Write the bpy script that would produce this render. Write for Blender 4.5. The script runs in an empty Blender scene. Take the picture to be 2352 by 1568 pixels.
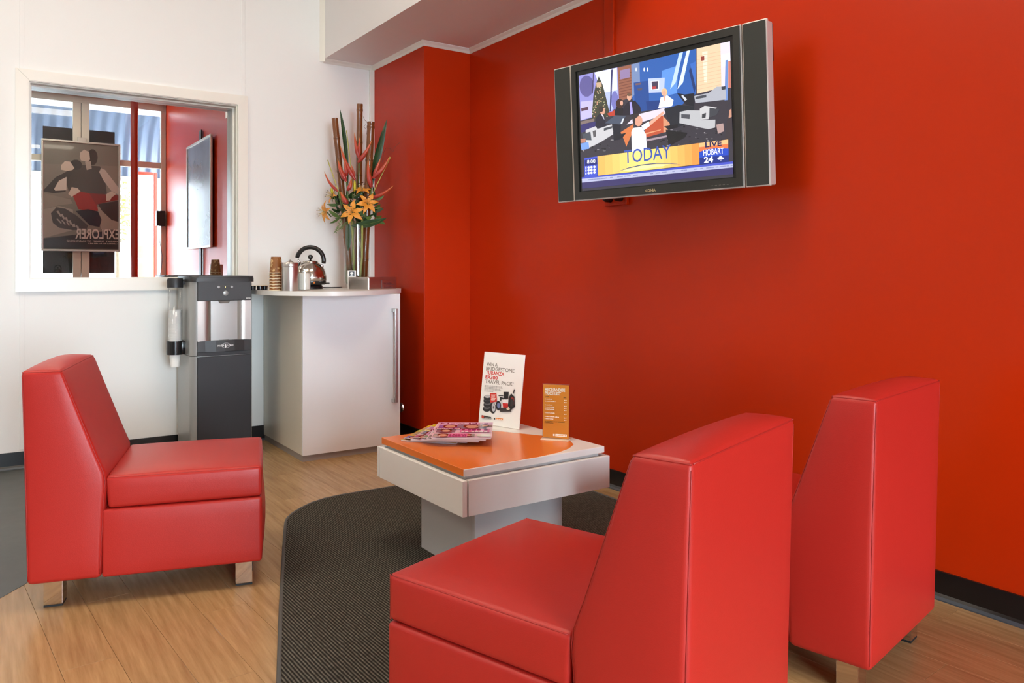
import bpy, bmesh, math, random
import numpy as np
from mathutils import Vector, Matrix

sc = bpy.context.scene
COL = sc.collection
RND = random.Random(7)
PI = math.pi

# ------------------------------------------------------------------ camera
CAM = Vector((-2.590, -5.0045, 1.060))
YAW = math.radians(34.265)
FPX, HROW = 1817.75, 622.6
cam_d = bpy.data.cameras.new('camera')
cam_d.sensor_width = 36.0
cam_d.lens = FPX / 2352 * 36.0
cam_d.shift_y = -(784 - HROW) / 2352
cam_d.clip_start = 0.05
cam_o = bpy.data.objects.new('camera', cam_d)
COL.objects.link(cam_o)
cam_o.location = CAM
cam_o.rotation_euler = (PI / 2, 0, -YAW)
sc.camera = cam_o

# ------------------------------------------------------------------ world, exposure
W = bpy.data.worlds.new('overcast_sky')
sc.world = W
W.use_nodes = True
bg = W.node_tree.nodes['Background']
bg.inputs[0].default_value = (0.78, 0.93, 1.06, 1)
bg.inputs[1].default_value = 44.0
sc.view_settings.view_transform = 'Standard'
sc.view_settings.look = 'None'
sc.view_settings.exposure = 0.0
sc.view_settings.gamma = 1.0
sc.view_settings.use_curve_mapping = False
sc.cycles.use_denoising = True
sc.cycles.max_bounces = 10
sc.cycles.diffuse_bounces = 5
sc.cycles.glossy_bounces = 5
sc.cycles.transparent_max_bounces = 16
sc.cycles.caustics_reflective = False
sc.cycles.caustics_refractive = False
sc.cycles.sample_clamp_indirect = 8.0

# daylight portal over the shopfront opening, so that the sky is sampled well
pd_ = bpy.data.lights.new('shopfront_portal', 'AREA')
pd_.shape = 'RECTANGLE'; pd_.size = 3.3; pd_.size_y = 3.7
pd_.cycles.is_portal = True
po = bpy.data.objects.new('shopfront_portal', pd_)
COL.objects.link(po)
po.location = (-1.65, -8.68, 1.86); po.rotation_euler = (PI / 2, 0, 0)

LAMP_E = 17.0      # emission of the ceiling panels
TV_E = 1.25        # brightness of the television picture
LAMP_POS = [(-3.2, -2.0), (-1.4, -2.9), (-1.7, -7.3), (-5.4, -2.4)]  # panel positions tuned for brightness; the third is added for the shopfront

# ------------------------------------------------------------------ helpers
def lin(c):
    return tuple((v / 255 / 12.92) if v <= 10.31 else ((v / 255 + .055) / 1.055) ** 2.4 for v in c)

_mats = {}
def mat(name, rgb=None, rough=.5, metal=0.0, spec=.5, noise=None, bump=None, coat=0.0, emit=None, estr=0.0, linear=None, trans=0.0):
    """procedural principled material; rgb in sRGB 0-255; noise=(scale,amount[,stretch xyz]); bump=(scale,strength[,stretch])"""
    if name in _mats: return _mats[name]
    m = bpy.data.materials.new(name); m.use_nodes = True
    nt = m.node_tree; b = nt.nodes['Principled BSDF']
    col = linear if linear else lin(rgb)
    b.inputs['Base Color'].default_value = (*col, 1)
    b.inputs['Roughness'].default_value = rough
    b.inputs['Metallic'].default_value = metal
    b.inputs['Specular IOR Level'].default_value = spec
    b.inputs['Coat Weight'].default_value = coat
    b.inputs['Transmission Weight'].default_value = trans
    if emit:
        b.inputs['Emission Color'].default_value = (*lin(emit), 1); b.inputs['Emission Strength'].default_value = estr
    tc = None
    def coords(stretch):
        nonlocal tc
        if tc is None: tc = nt.nodes.new('ShaderNodeTexCoord')
        mp = nt.nodes.new('ShaderNodeMapping'); nt.links.new(tc.outputs['Object'], mp.inputs[0])
        mp.inputs['Scale'].default_value = stretch
        return mp.outputs[0]
    if noise:
        n = nt.nodes.new('ShaderNodeTexNoise'); n.inputs['Scale'].default_value = noise[0]; n.inputs['Detail'].default_value = 5
        nt.links.new(coords(noise[2] if len(noise) > 2 else (1, 1, 1)), n.inputs['Vector'])
        r = nt.nodes.new('ShaderNodeValToRGB'); a = noise[1]
        r.color_ramp.elements[0].position = .3; r.color_ramp.elements[1].position = .7
        r.color_ramp.elements[0].color = (*[v * (1 - a) for v in col], 1); r.color_ramp.elements[1].color = (*[min(1, v * (1 + a)) for v in col], 1)
        nt.links.new(n.outputs['Fac'], r.inputs[0]); nt.links.new(r.outputs[0], b.inputs['Base Color'])
    if bump:
        n = nt.nodes.new('ShaderNodeTexNoise'); n.inputs['Scale'].default_value = bump[0]; n.inputs['Detail'].default_value = 3
        nt.links.new(coords(bump[2] if len(bump) > 2 else (1, 1, 1)), n.inputs['Vector'])
        bp = nt.nodes.new('ShaderNodeBump'); bp.inputs['Strength'].default_value = bump[1]; bp.inputs['Distance'].default_value = .002
        nt.links.new(n.outputs['Fac'], bp.inputs['Height']); nt.links.new(bp.outputs[0], b.inputs['Normal'])
    _mats[name] = m
    return m

def thin_glass(name, tint=(1, 1, 1), refl=1.0, rough=0.0):
    if name in _mats: return _mats[name]
    m = bpy.data.materials.new(name); m.use_nodes = True
    nt = m.node_tree; nt.nodes.clear()
    out = nt.nodes.new('ShaderNodeOutputMaterial'); mix = nt.nodes.new('ShaderNodeMixShader')
    tr = nt.nodes.new('ShaderNodeBsdfTransparent'); tr.inputs[0].default_value = (*tint, 1)
    gl = nt.nodes.new('ShaderNodeBsdfGlossy'); gl.inputs['Roughness'].default_value = rough
    lw = nt.nodes.new('ShaderNodeLayerWeight'); lw.inputs[0].default_value = .5
    pw = nt.nodes.new('ShaderNodeMath'); pw.operation = 'POWER'; pw.inputs[1].default_value = 4.0
    ml = nt.nodes.new('ShaderNodeMath'); ml.operation = 'MULTIPLY_ADD'; ml.inputs[1].default_value = .75 * refl; ml.inputs[2].default_value = .04 * refl; ml.use_clamp = True
    nt.links.new(lw.outputs['Facing'], pw.inputs[0]); nt.links.new(pw.outputs[0], ml.inputs[0]); nt.links.new(ml.outputs[0], mix.inputs[0])
    nt.links.new(tr.outputs[0], mix.inputs[1]); nt.links.new(gl.outputs[0], mix.inputs[2]); nt.links.new(mix.outputs[0], out.inputs[0])
    _mats[name] = m
    return m

def print_mat(name, rough=.4, emit=0.0, coat=0.0):
    """flat print or screen: colours come from the mesh's own face colours"""
    if name in _mats: return _mats[name]
    m = bpy.data.materials.new(name); m.use_nodes = True
    nt = m.node_tree; b = nt.nodes['Principled BSDF']
    at = nt.nodes.new('ShaderNodeAttribute'); at.attribute_name = 'Col'
    if emit:
        b.inputs['Base Color'].default_value = (.01, .01, .01, 1)
        nt.links.new(at.outputs['Color'], b.inputs['Emission Color']); b.inputs['Emission Strength'].default_value = emit
    else:
        nt.links.new(at.outputs['Color'], b.inputs['Base Color'])
    b.inputs['Roughness'].default_value = rough; b.inputs['Coat Weight'].default_value = coat
    _mats[name] = m
    return m

class MB:
    """collects geometry, then links it as ONE mesh object"""
    def __init__(s): s.v = []; s.f = []; s.m = []
    def add(s, v, f, mi=0):
        o = len(s.v); s.v += [tuple(p) for p in v]; s.f += [tuple(i + o for i in q) for q in f]; s.m += [mi] * len(f); return s
    def box(s, x0, x1, y0, y1, z0, z1, bev=0.0, M=None, mi=0, seg=2):
        if bev > 0:
            bm = bmesh.new(); bmesh.ops.create_cube(bm, size=1)
            for v in bm.verts: v.co = Vector(((x0 + x1) / 2 + v.co.x * (x1 - x0), (y0 + y1) / 2 + v.co.y * (y1 - y0), (z0 + z1) / 2 + v.co.z * (z1 - z0)))
            bmesh.ops.bevel(bm, geom=bm.edges[:], offset=bev, segments=seg, affect='EDGES', profile=.5)
            return s.bm(bm, M, mi)
        v = [Vector((x, y, z)) for z in (z0, z1) for y in (y0, y1) for x in (x0, x1)]
        if M: v = [M @ p for p in v]
        return s.add(v, [(0, 2, 3, 1), (4, 5, 7, 6), (0, 1, 5, 4), (2, 6, 7, 3), (0, 4, 6, 2), (1, 3, 7, 5)], mi)
    def bm(s, bm, M=None, mi=0):
        bm.verts.index_update()
        v = [(M @ p.co if M else p.co.copy()) for p in bm.verts]; f = [tuple(q.index for q in fc.verts) for fc in bm.faces]
        bm.free(); return s.add(v, f, mi)
    def lathe(s, prof, n=24, M=None, mi=0, axis=None):
        """prof: (r,z) from bottom to top; r=0 ends close"""
        v = []; f = []; rings = []
        for r, z in prof:
            if r < 1e-6: rings.append([len(v)]); v.append(Vector((0, 0, z)))
            else:
                rings.append(list(range(len(v), len(v) + n))); v += [Vector((r * math.cos(2 * PI * k / n), r * math.sin(2 * PI * k / n), z)) for k in range(n)]
        for a, b in zip(rings, rings[1:]):
            if len(a) == 1 and len(b) == 1: continue
            for k in range(n):
                k2 = (k + 1) % n
                if len(a) == 1: f.append((a[0], b[k2], b[k]))
                elif len(b) == 1: f.append((a[k], a[k2], b[0]))
                else: f.append((a[k], a[k2], b[k2], b[k]))
        if M: v = [M @ p for p in v]
        return s.add(v, f, mi)
    def tube(s, pts, r, n=8, cap=True, mi=0):
        pts = [Vector(p) for p in pts]; rs = r if isinstance(r, (list, tuple)) else [r] * len(pts)
        v = []; f = []; up = None
        for i, p in enumerate(pts):
            t = (pts[min(i + 1, len(pts) - 1)] - pts[max(i - 1, 0)]).normalized()
            if up is None: up = t.orthogonal().normalized()
            up = (up - t * up.dot(t)); up = up.normalized() if up.length > 1e-6 else t.orthogonal().normalized()
            sd = t.cross(up)
            v += [p + (up * math.cos(2 * PI * k / n) + sd * math.sin(2 * PI * k / n)) * rs[i] for k in range(n)]
        for i in range(len(pts) - 1):
            for k in range(n):
                k2 = (k + 1) % n; f.append((i * n + k, i * n + k2, (i + 1) * n + k2, (i + 1) * n + k))
        if cap: f.append(tuple(range(n))[::-1]); f.append(tuple((len(pts) - 1) * n + k for k in range(n)))
        return s.add(v, f, mi)
    def prism(s, poly, z0, z1, bev=0.0, mi=0, M=None):
        n = len(poly)
        bm = bmesh.new()
        b = [bm.verts.new((x, y, z0)) for x, y in poly]; t = [bm.verts.new((x, y, z1)) for x, y in poly]
        bm.faces.new(b[::-1]); tf = bm.faces.new(t)
        for i in range(n): bm.faces.new((b[i], b[(i + 1) % n], t[(i + 1) % n], t[i]))
        if bev: bmesh.ops.bevel(bm, geom=list(tf.edges) , offset=bev, segments=2, affect='EDGES', profile=.5)
        return s.bm(bm, M, mi)
    def puffy(s, P, L, rr=.012, n=(6, 6, 6), bulge=(0, 0, 0, 0, 0, 0), mi=0):
        """rounded, padded block; P(a,b,c) maps 0..1 cube to space, L its side lengths; bulge: -a,+a,-b,+b,-c,+c"""
        def nodes(l, k):
            e = [0, .3 * rr, .65 * rr, rr]
            return e + [rr + (l - 2 * rr) * i / k for i in range(1, k)] + [l - x for x in e[::-1]]
        nd = [nodes(L[i], n[i]) for i in range(3)]
        idx = {}; v = []
        fb = lambda t: max(0.0, 1 - (2 * t - 1) ** 2) ** .8
        def vid(i, j, k):
            key = (i, j, k)
            if key in idx: return idx[key]
            p = [nd[0][i], nd[1][j], nd[2][k]]; ii = (i, j, k)
            q = [min(max(p[t], rr), L[t] - rr) for t in range(3)]
            d = Vector([p[t] - q[t] for t in range(3)])
            w = Vector(q) + (d.normalized() * rr if d.length > 1e-9 else d)
            for t in range(3):
                o = [x for x in range(3) if x != t]
                g = fb(p[o[0]] / L[o[0]]) * fb(p[o[1]] / L[o[1]])
                if ii[t] == 0: w[t] -= bulge[2 * t] * g
                if ii[t] == len(nd[t]) - 1: w[t] += bulge[2 * t + 1] * g
            idx[key] = len(v); v.append(P(w[0] / L[0], w[1] / L[1], w[2] / L[2])); return idx[key]
        f = []
        N = [len(x) - 1 for x in nd]
        for t in range(3):
            o = [x for x in range(3) if x != t]
            for side in (0, N[t]):
                for i in range(N[o[0]]):
                    for j in range(N[o[1]]):
                        q = []
                        for di, dj in ((0, 0), (1, 0), (1, 1), (0, 1)):
                            k = [0, 0, 0]; k[t] = side; k[o[0]] = i + di; k[o[1]] = j + dj; q.append(vid(*k))
                        flip = (side == 0) ^ (t == 1)
                        f.append(tuple(q[::-1]) if flip else tuple(q))
        return s.add(v, f, mi)
    def build(s, name, m, parent=None, smooth=None, loc=None):
        me = bpy.data.meshes.new(name); me.from_pydata([tuple(p) for p in s.v], [], s.f)
        ms = m if isinstance(m, (list, tuple)) else [m]
        for q in ms: me.materials.append(q)
        if len(ms) > 1: me.polygons.foreach_set('material_index', s.m)
        if smooth is not None:
            if smooth is True or smooth >= 180: me.shade_smooth()
            else:
                me.shade_smooth(); me.set_sharp_from_angle(angle=math.radians(smooth))
        me.update()
        return link(name, me, parent, loc)

def link(name, me, parent=None, loc=None):
    o = bpy.data.objects.new(name, me); COL.objects.link(o)
    if parent is not None: o.parent = parent
    if loc is not None: o.location = loc
    return o

def tag(o, label=None, cat=None, group=None, kind=None):
    if label: o['label'] = label
    if cat: o['category'] = cat
    if group: o['group'] = group
    if kind: o['kind'] = kind
    return o

def thing(name, label, cat, loc=(0, 0, 0), rz=0.0, group=None):
    o = bpy.data.objects.new(name, None); COL.objects.link(o)
    o.empty_display_size = .05; o.location = loc; o.rotation_euler = (0, 0, rz)
    return tag(o, label, cat, group)

def copy_tree(o, parent=None):
    c = o.copy(); COL.objects.link(c); c.parent = parent
    for ch in [x for x in o.children]: copy_tree(ch, c)
    return c

def struct(o): o['kind'] = 'structure'; return o

_FW = Vector((math.sin(YAW), math.cos(YAW), 0)); _RT = Vector((math.cos(YAW), -math.sin(YAW), 0)); _UP = Vector((0, 0, 1))
def ray(px, row): return _FW + _RT * ((px - 1176) / FPX) + _UP * ((HROW - row) / FPX)
def at_depth(px, row, d): return CAM + ray(px, row) * d
def at_y(px, row, y): d = ray(px, row); return CAM + d * ((y - CAM.y) / d.y)

def homog(src, dst):
    A = []; B = []
    for (x, y), (u, v) in zip(src, dst):
        A += [[x, y, 1, 0, 0, 0, -u * x, -u * y], [0, 0, 0, x, y, 1, -v * x, -v * y]]; B += [u, v]
    h = np.linalg.solve(np.array(A, float), np.array(B, float))
    def f(p):
        x, y = p; w = h[6] * x + h[7] * y + 1
        return ((h[0] * x + h[1] * y + h[2]) / w, (h[3] * x + h[4] * y + h[5]) / w)
    return f

def text_geo(body, bold=0.0):
    """built-in font as flat mesh, scaled so that cap height = 1 and left edge = 0"""
    cu = bpy.data.curves.new('t', 'FONT'); cu.body = body; cu.size = 1.0; cu.offset = bold; cu.resolution_u = 3
    ob = bpy.data.objects.new('t', cu); COL.objects.link(ob)
    bpy.context.view_layer.update()
    dg = bpy.context.evaluated_depsgraph_get()
    me = ob.evaluated_get(dg).to_mesh()
    v = [(p.co.x, p.co.y) for p in me.vertices]; f = [tuple(p.vertices) for p in me.polygons]
    ob.evaluated_get(dg).to_mesh_clear()
    bpy.data.objects.remove(ob); bpy.data.curves.remove(cu)
    if not v: return v, f, 0
    x0 = min(p[0] for p in v); w = max(p[0] for p in v) - x0
    h = .729
    return [((x - x0) / h, y / h) for x, y in v], f, w / h

class Print:
    """flat printed picture: coloured polygons in a plane, one mesh. Local x right, z up, facing -y; later layers sit a hair in front"""
    def __init__(s, eps=.00012): s.v = []; s.f = []; s.c = []; s.n = 0; s.eps = eps
    def poly(s, pts, rgb, M=None):
        o = len(s.v); d = -s.n * s.eps
        pts = [M(p) for p in pts] if M else pts
        a = sum(p[0] * q[1] - q[0] * p[1] for p, q in zip(pts, pts[1:] + pts[:1]))
        if a < 0: pts = pts[::-1]
        s.v += [(x, d, z) for x, z in pts]; s.f.append(tuple(range(o, o + len(pts)))); s.c.append(lin(rgb)); s.n += 1
    def rect(s, x0, x1, y0, y1, rgb, M=None): s.poly([(x0, y0), (x1, y0), (x1, y1), (x0, y1)], rgb, M)
    def ell(s, cx, cy, rx, ry, rgb, M=None, n=14): s.poly([(cx + rx * math.cos(2 * PI * k / n), cy + ry * math.sin(2 * PI * k / n)) for k in range(n)], rgb, M)
    def many(s, polys, rgb, M=None):
        k = s.n
        for p in polys: s.n = k; s.poly(p, rgb, M)
        s.n = k + 1
    def text(s, body, p0, p1, h, rgb, M=None, bold=.012, fit=True):
        """p0,p1 baseline ends; h cap height (same units)"""
        v, f, w = text_geo(body, bold)
        dx, dy = p1[0] - p0[0], p1[1] - p0[1]; l = math.hypot(dx, dy); sx = l / w if fit else h
        ex, ey = dx / l, dy / l
        o = len(s.v); d = -s.n * s.eps
        pts = [(p0[0] + ex * x * sx - ey * y * h, p0[1] + ey * x * sx + ex * y * h) for x, y in v]
        if M: pts = [M(p) for p in pts]
        s.v += [(x, d, z) for x, z in pts]; s.f += [tuple(i + o for i in q) for q in f]; s.c += [lin(rgb)] * len(f); s.n += 1
    def bars(s, p0, p1, h, rgb, seed=1, word=3.2):
        """lettering too small to read: broken word-like strokes along a baseline"""
        r = random.Random(seed); dx, dy = p1[0] - p0[0], p1[1] - p0[1]; l = math.hypot(dx, dy); ex, ey = dx / l, dy / l
        t = 0.0; ps = []
        while t < l - h * .3:
            e = min(l, t + h * r.uniform(.35, .75)); hh = h * r.choice([.7, .8, 1.0])
            ps.append([(p0[0] + ex * t, p0[1] + ey * t), (p0[0] + ex * e, p0[1] + ey * e), (p0[0] + ex * e - ey * hh, p0[1] + ey * e + ex * hh), (p0[0] + ex * t - ey * hh, p0[1] + ey * t + ex * hh)])
            t = e + h * (.14 if r.random() < 1 - 1 / (word + 1) else .5)
        if ps: s.many(ps, rgb)
    def build(s, name, m, parent=None, loc=None, rot=None):
        me = bpy.data.meshes.new(name); me.from_pydata(s.v, [], s.f); me.materials.append(m)
        ca = me.color_attributes.new('Col', 'FLOAT_COLOR', 'CORNER')
        data = []
        for q, c in zip(s.f, s.c): data += [c[0], c[1], c[2], 1.0] * len(q)
        ca.data.foreach_set('color', data); me.update()
        o = link(name, me, parent, loc)
        if rot is not None: o.rotation_euler = rot
        return o

# ------------------------------------------------------------------ materials of the room
M_WHITE = mat('white_wall_paint', (238, 238, 234), .55, spec=.35, bump=(160, .03))
M_TRIM = mat('white_gloss_trim', (236, 232, 221), .3)
M_RED = mat('red_orange_wall_paint', rough=.30, spec=.18, linear=(.49, .026, .0018), bump=(220, .05), noise=(1.3, .03))
M_CEIL = mat('ceiling_paint', (226, 222, 218), .7)
M_BLACK = mat('black_vinyl_skirting', (14, 14, 15), .35)
M_LIP = mat('grey_vinyl_lip', (64, 70, 76), .4)
M_VINYL = mat('grey_vinyl_floor', (84, 86, 83), .5, noise=(14, .08))
M_ALU = mat('taupe_aluminium', (206, 200, 186), .45, metal=.2)
M_CHROME = mat('chrome', (222, 222, 225), .08, metal=1)
M_STEEL = mat('brushed_steel', (188, 186, 182), .3, metal=1, bump=(60, .05, (1, 1, 12)))

SF = -8.6          # shopfront plane (behind the photographer)
H_C = 3.75         # ceiling
Z_S = 2.455        # underside of the bulkhead

def wood_material():
    m = bpy.data.materials.new('oak_vinyl_plank'); m.use_nodes = True
    nt = m.node_tree; b = nt.nodes['Principled BSDF']
    tc = nt.nodes.new('ShaderNodeTexCoord'); oi = nt.nodes.new('ShaderNodeObjectInfo')
    mp = nt.nodes.new('ShaderNodeMapping'); mp.inputs['Rotation'].default_value = (0, 0, -math.radians(3.8)); mp.inputs['Scale'].default_value = (26, 1.6, 1)
    add = nt.nodes.new('ShaderNodeVectorMath'); add.operation = 'ADD'
    sc_ = nt.nodes.new('ShaderNodeVectorMath'); sc_.operation = 'SCALE'; sc_.inputs[3].default_value = 9.0
    nt.links.new(tc.outputs['Object'], mp.inputs[0]); nt.links.new(mp.outputs[0], add.inputs[0])
    cx = nt.nodes.new('ShaderNodeCombineXYZ'); nt.links.new(oi.outputs['Random'], cx.inputs[1]); nt.links.new(oi.outputs['Random'], cx.inputs[0])
    nt.links.new(cx.outputs[0], sc_.inputs[0]); nt.links.new(sc_.outputs[0], add.inputs[1])
    n = nt.nodes.new('ShaderNodeTexNoise'); n.inputs['Scale'].default_value = 2.2; n.inputs['Detail'].default_value = 7; n.inputs['Roughness'].default_value = .6
    nt.links.new(add.outputs[0], n.inputs['Vector'])
    r = nt.nodes.new('ShaderNodeValToRGB'); e = r.color_ramp.elements
    e[0].position = .20; e[0].color = (*lin((140, 107, 69)), 1); e[1].position = .80; e[1].color = (*lin((190, 154, 106)), 1)
    nt.links.new(n.outputs['Fac'], r.inputs[0])
    hs = nt.nodes.new('ShaderNodeHueSaturation'); mr = nt.nodes.new('ShaderNodeMapRange')
    mr.inputs['To Min'].default_value = .93; mr.inputs['To Max'].default_value = 1.06
    nt.links.new(oi.outputs['Random'], mr.inputs['Value']); nt.links.new(mr.outputs[0], hs.inputs['Value']); nt.links.new(r.outputs[0], hs.inputs['Color'])
    nt.links.new(hs.outputs[0], b.inputs['Base Color'])
    b.inputs['Roughness'].default_value = .27; b.inputs['Specular IOR Level'].default_value = .4
    return m
M_WOOD = wood_material()

# ------------------------------------------------------------------ floor
fl = MB().box(-7.2, .2, SF, .2, -.12, -.004).build('floor', M_VINYL)
struct(fl)
def clip(poly, ax, lim, keep_less):
    out = []
    for i in range(len(poly)):
        p, q = poly[i], poly[(i + 1) % len(poly)]
        ip = (p[ax] <= lim) if keep_less else (p[ax] >= lim); iq = (q[ax] <= lim) if keep_less else (q[ax] >= lim)
        if ip: out.append(p)
        if ip != iq:
            t = (lim - p[ax]) / (q[ax] - p[ax]); out.append((p[0] + t * (q[0] - p[0]), p[1] + t * (q[1] - p[1])))
    return out
PW, PL, PA = .135, 1.2, math.radians(3.8)
pdir = (-math.sin(PA), math.cos(PA)); pnor = (math.cos(PA), math.sin(PA))
for i in range(-28, 4):
    off = (i * .37) % 1 * PL
    for j in range(-6, 2):
        u0, u1, v0, v1 = i * PW + .0004, (i + 1) * PW - .0004, j * PL + off + .0004, (j + 1) * PL + off - .0004
        pg = [(u * pnor[0] + v * pdir[0], u * pnor[1] + v * pdir[1]) for u, v in ((u0, v0), (u1, v0), (u1, v1), (u0, v1))]
        for ax, lim, kl in ((0, -3.3, False), (0, -.002, True), (1, -5.9, False), (1, -.002, True)):
            if pg: pg = clip(pg, ax, lim, kl)
        if len(pg) < 3: continue
        MB().prism(pg, -.004, 0.0, bev=.0006).build('plank', M_WOOD, fl)
vb = [(-3.6, -3.2), (-3.1, -2.62), (-2.8, -2.28), (-2.517, -1.951), (-2.447, -1.865), (-2.2, -1.48), (-1.98, -.98), (-1.86, -.5), (-1.82, -.014)]
MB().prism(vb + [(-5.0, -.014), (-5.0, -3.2)], -.004, .0012).build('vinyl_sheet', M_VINYL, fl)

# ------------------------------------------------------------------ walls and ceiling
FX0, FX1, FZ0, FZ1, FW_ = -2.4025, -1.1764, .9471, 2.1474, .0635
ox0, ox1, oz0, oz1 = FX0 + FW_, FX1 - FW_, FZ0 + FW_, FZ1 - FW_
w = MB()
w.box(-7.2, ox0, 0, .25, 0, H_C).box(ox1, .2, 0, .25, 0, H_C).box(ox0, ox1, 0, .25, 0, oz0).box(ox0, ox1, 0, .25, oz1, H_C)
wb = struct(w.build('wall_back', M_WHITE))
for sx, z0, z1 in ((-2.372, FZ1, H_C), (-2.372, .1, FZ0), (-1.201, FZ1, H_C)):
    MB().box(sx - .011, sx + .011, -.0035, .002, z0, z1, .0015).build('cover_strip', M_WHITE, wb)
wr = struct(MB().box(0, .2, SF, 0, 0, H_C).build('wall_right', M_RED))
PWX, PDY = .3256, .7339
MB().box(-PWX, .01, -PDY, .01, 0, Z_S + .05, .002).build('pillar', M_RED, wr)
struct(MB().box(-7.2, -7.0, SF, .2, 0, H_C).build('wall_left', M_WHITE))
ce = struct(MB().box(-7.2, .2, SF - .05, .25, H_C, H_C + .1).build('ceiling', M_CEIL))
M_BULK = mat('bulkhead_paint', (232, 228, 226), .6)
MB().box(-.682, .01, -2.25, .01, Z_S, H_C + .01).build('bulkhead', M_BULK, ce)

def sweep_tri(name, path, s, z, m, inward):
    """small triangular cornice below height z along a plan path; inward: unit plan normals per segment"""
    mb = MB(); rings = []
    for i, p in enumerate(path):
        if i == 0: n = Vector(inward[0])
        elif i == len(path) - 1: n = Vector(inward[-1])
        else:
            n = Vector(inward[i - 1]) + Vector(inward[i])
        pv = Vector((p[0], p[1], z)); n3 = Vector((n.x, n.y, 0)) * s
        rings.append([pv + Vector((0, 0, -s)), pv + n3 * .12 + Vector((0, 0, -s)), pv + n3 * .45 + Vector((0, 0, -s * .55)), pv + n3 + Vector((0, 0, -s * .12)), pv + n3, pv])
    v = [q for r in rings for q in r]; f = []; k = 6
    for i in range(len(rings) - 1):
        for j in range(k): f.append((i * k + j, i * k + (j + 1) % k, (i + 1) * k + (j + 1) % k, (i + 1) * k + j))
    f.append(tuple(range(k))); f.append(tuple((len(rings) - 1) * k + j for j in range(k))[::-1])
    return struct(mb.add(v, f).build(name, m))
sweep_tri('trim_1', [(-.682, 0), (-PWX, 0), (-PWX, -PDY), (0, -PDY), (0, -2.25)], .027, Z_S, M_TRIM, [(0, -1), (-1, 0), (0, -1), (-1, 0)])
struct(MB().prism([(-.682, 0), (-.709, 0), (-.700, -.010), (-.692, -.018), (-.682, -.027)], Z_S - .02, H_C).build('trim_2', M_TRIM))
struct(MB().box(-PWX - .034, -PWX, -.018, 0, .09, Z_S - .026, .003).build('trim_3', M_TRIM))

def skirting(name, path, inward, h=.091, t=.009):
    prof = [(0, 0), (.020, 0), (.020, .004), (.015, .012), (t, .020), (t, h), (0, h)]
    rings = []
    for i, p in enumerate(path):
        n = Vector(inward[0]) if i == 0 else Vector(inward[-1]) if i == len(path) - 1 else Vector(inward[i - 1]) + Vector(inward[i])
        rings.append([Vector((p[0] + n.x * a, p[1] + n.y * a, z)) for a, z in prof])
    k = len(prof); v = [q for r in rings for q in r]
    b = MB(); f = []; mi = []
    for i in range(len(rings) - 1):
        for j in range(k):
            f.append((i * k + j, i * k + (j + 1) % k, (i + 1) * k + (j + 1) % k, (i + 1) * k + j)); mi.append(1 if j in (1, 2) else 0)
    f += [tuple(range(k)), tuple((len(rings) - 1) * k + j for j in range(k))[::-1]]; mi += [0, 0]
    b.v = v; b.f = f; b.m = mi
    return struct(b.build(name, [M_BLACK, M_LIP]))
skirting('baseboard_right', [(-PWX, -.002), (-PWX, -PDY), (0, -PDY), (0, SF + .1)], [(-1, 0), (0, -1), (-1, 0)])
skirting('baseboard_back', [(-6.9, 0), (-PWX - .001, 0)], [(0, -1)])

# ------------------------------------------------------------------ framed dark mirror-glass window in the white wall
w1 = struct(MB().box(ox0 - .001, ox1 + .001, .105, .12, oz0 - .001, oz1 + .001).build('window_1', M_BLACK))
M_MIRROR = mat('dark_reflective_glass', (212, 214, 213), .0, metal=1)
def mitre(x0, x1, z0, z1, wd, ya, yb, side):
    o = [(x0, z0), (x1, z0), (x1, z1), (x0, z1)]; i = [(x0 + wd, z0 + wd), (x1 - wd, z0 + wd), (x1 - wd, z1 - wd), (x0 + wd, z1 - wd)]
    a, b = side, (side + 1) % 4
    pg = [o[a], o[b], i[b], i[a]]
    bm = bmesh.new()
    f = [bm.verts.new((x, ya, z)) for x, z in pg]; g = [bm.verts.new((x, yb, z)) for x, z in pg]
    bm.faces.new(f); bm.faces.new(g[::-1])
    for k in range(4): bm.faces.new((f[k], g[k], g[(k + 1) % 4], f[(k + 1) % 4]))
    bmesh.ops.recalc_face_normals(bm, faces=bm.faces[:])
    bmesh.ops.bevel(bm, geom=[e for e in bm.edges if abs(e.verts[0].co.y - ya) < 1e-6 and abs(e.verts[1].co.y - ya) < 1e-6], offset=.004, segments=2, affect='EDGES')
    return MB().bm(bm)
for s_ in range(4):
    mitre(FX0, FX1, FZ0, FZ1, FW_, -.020, 0.001, s_).build('architrave', M_TRIM, w1)
    mitre(ox0, ox1, oz0, oz1, .006, -.008, .10, s_).build('jamb', M_TRIM, w1)
    mitre(ox0 + .006, ox1 - .006, oz0 + .006, oz1 - .006, .008, .040, .10, s_).build('glazing_bead', M_TRIM, w1)
MB().box(ox0 + .002, ox1 - .002, .099, .104, oz0 + .002, oz1 - .002).build('glass_pane', M_MIRROR, w1)

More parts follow.
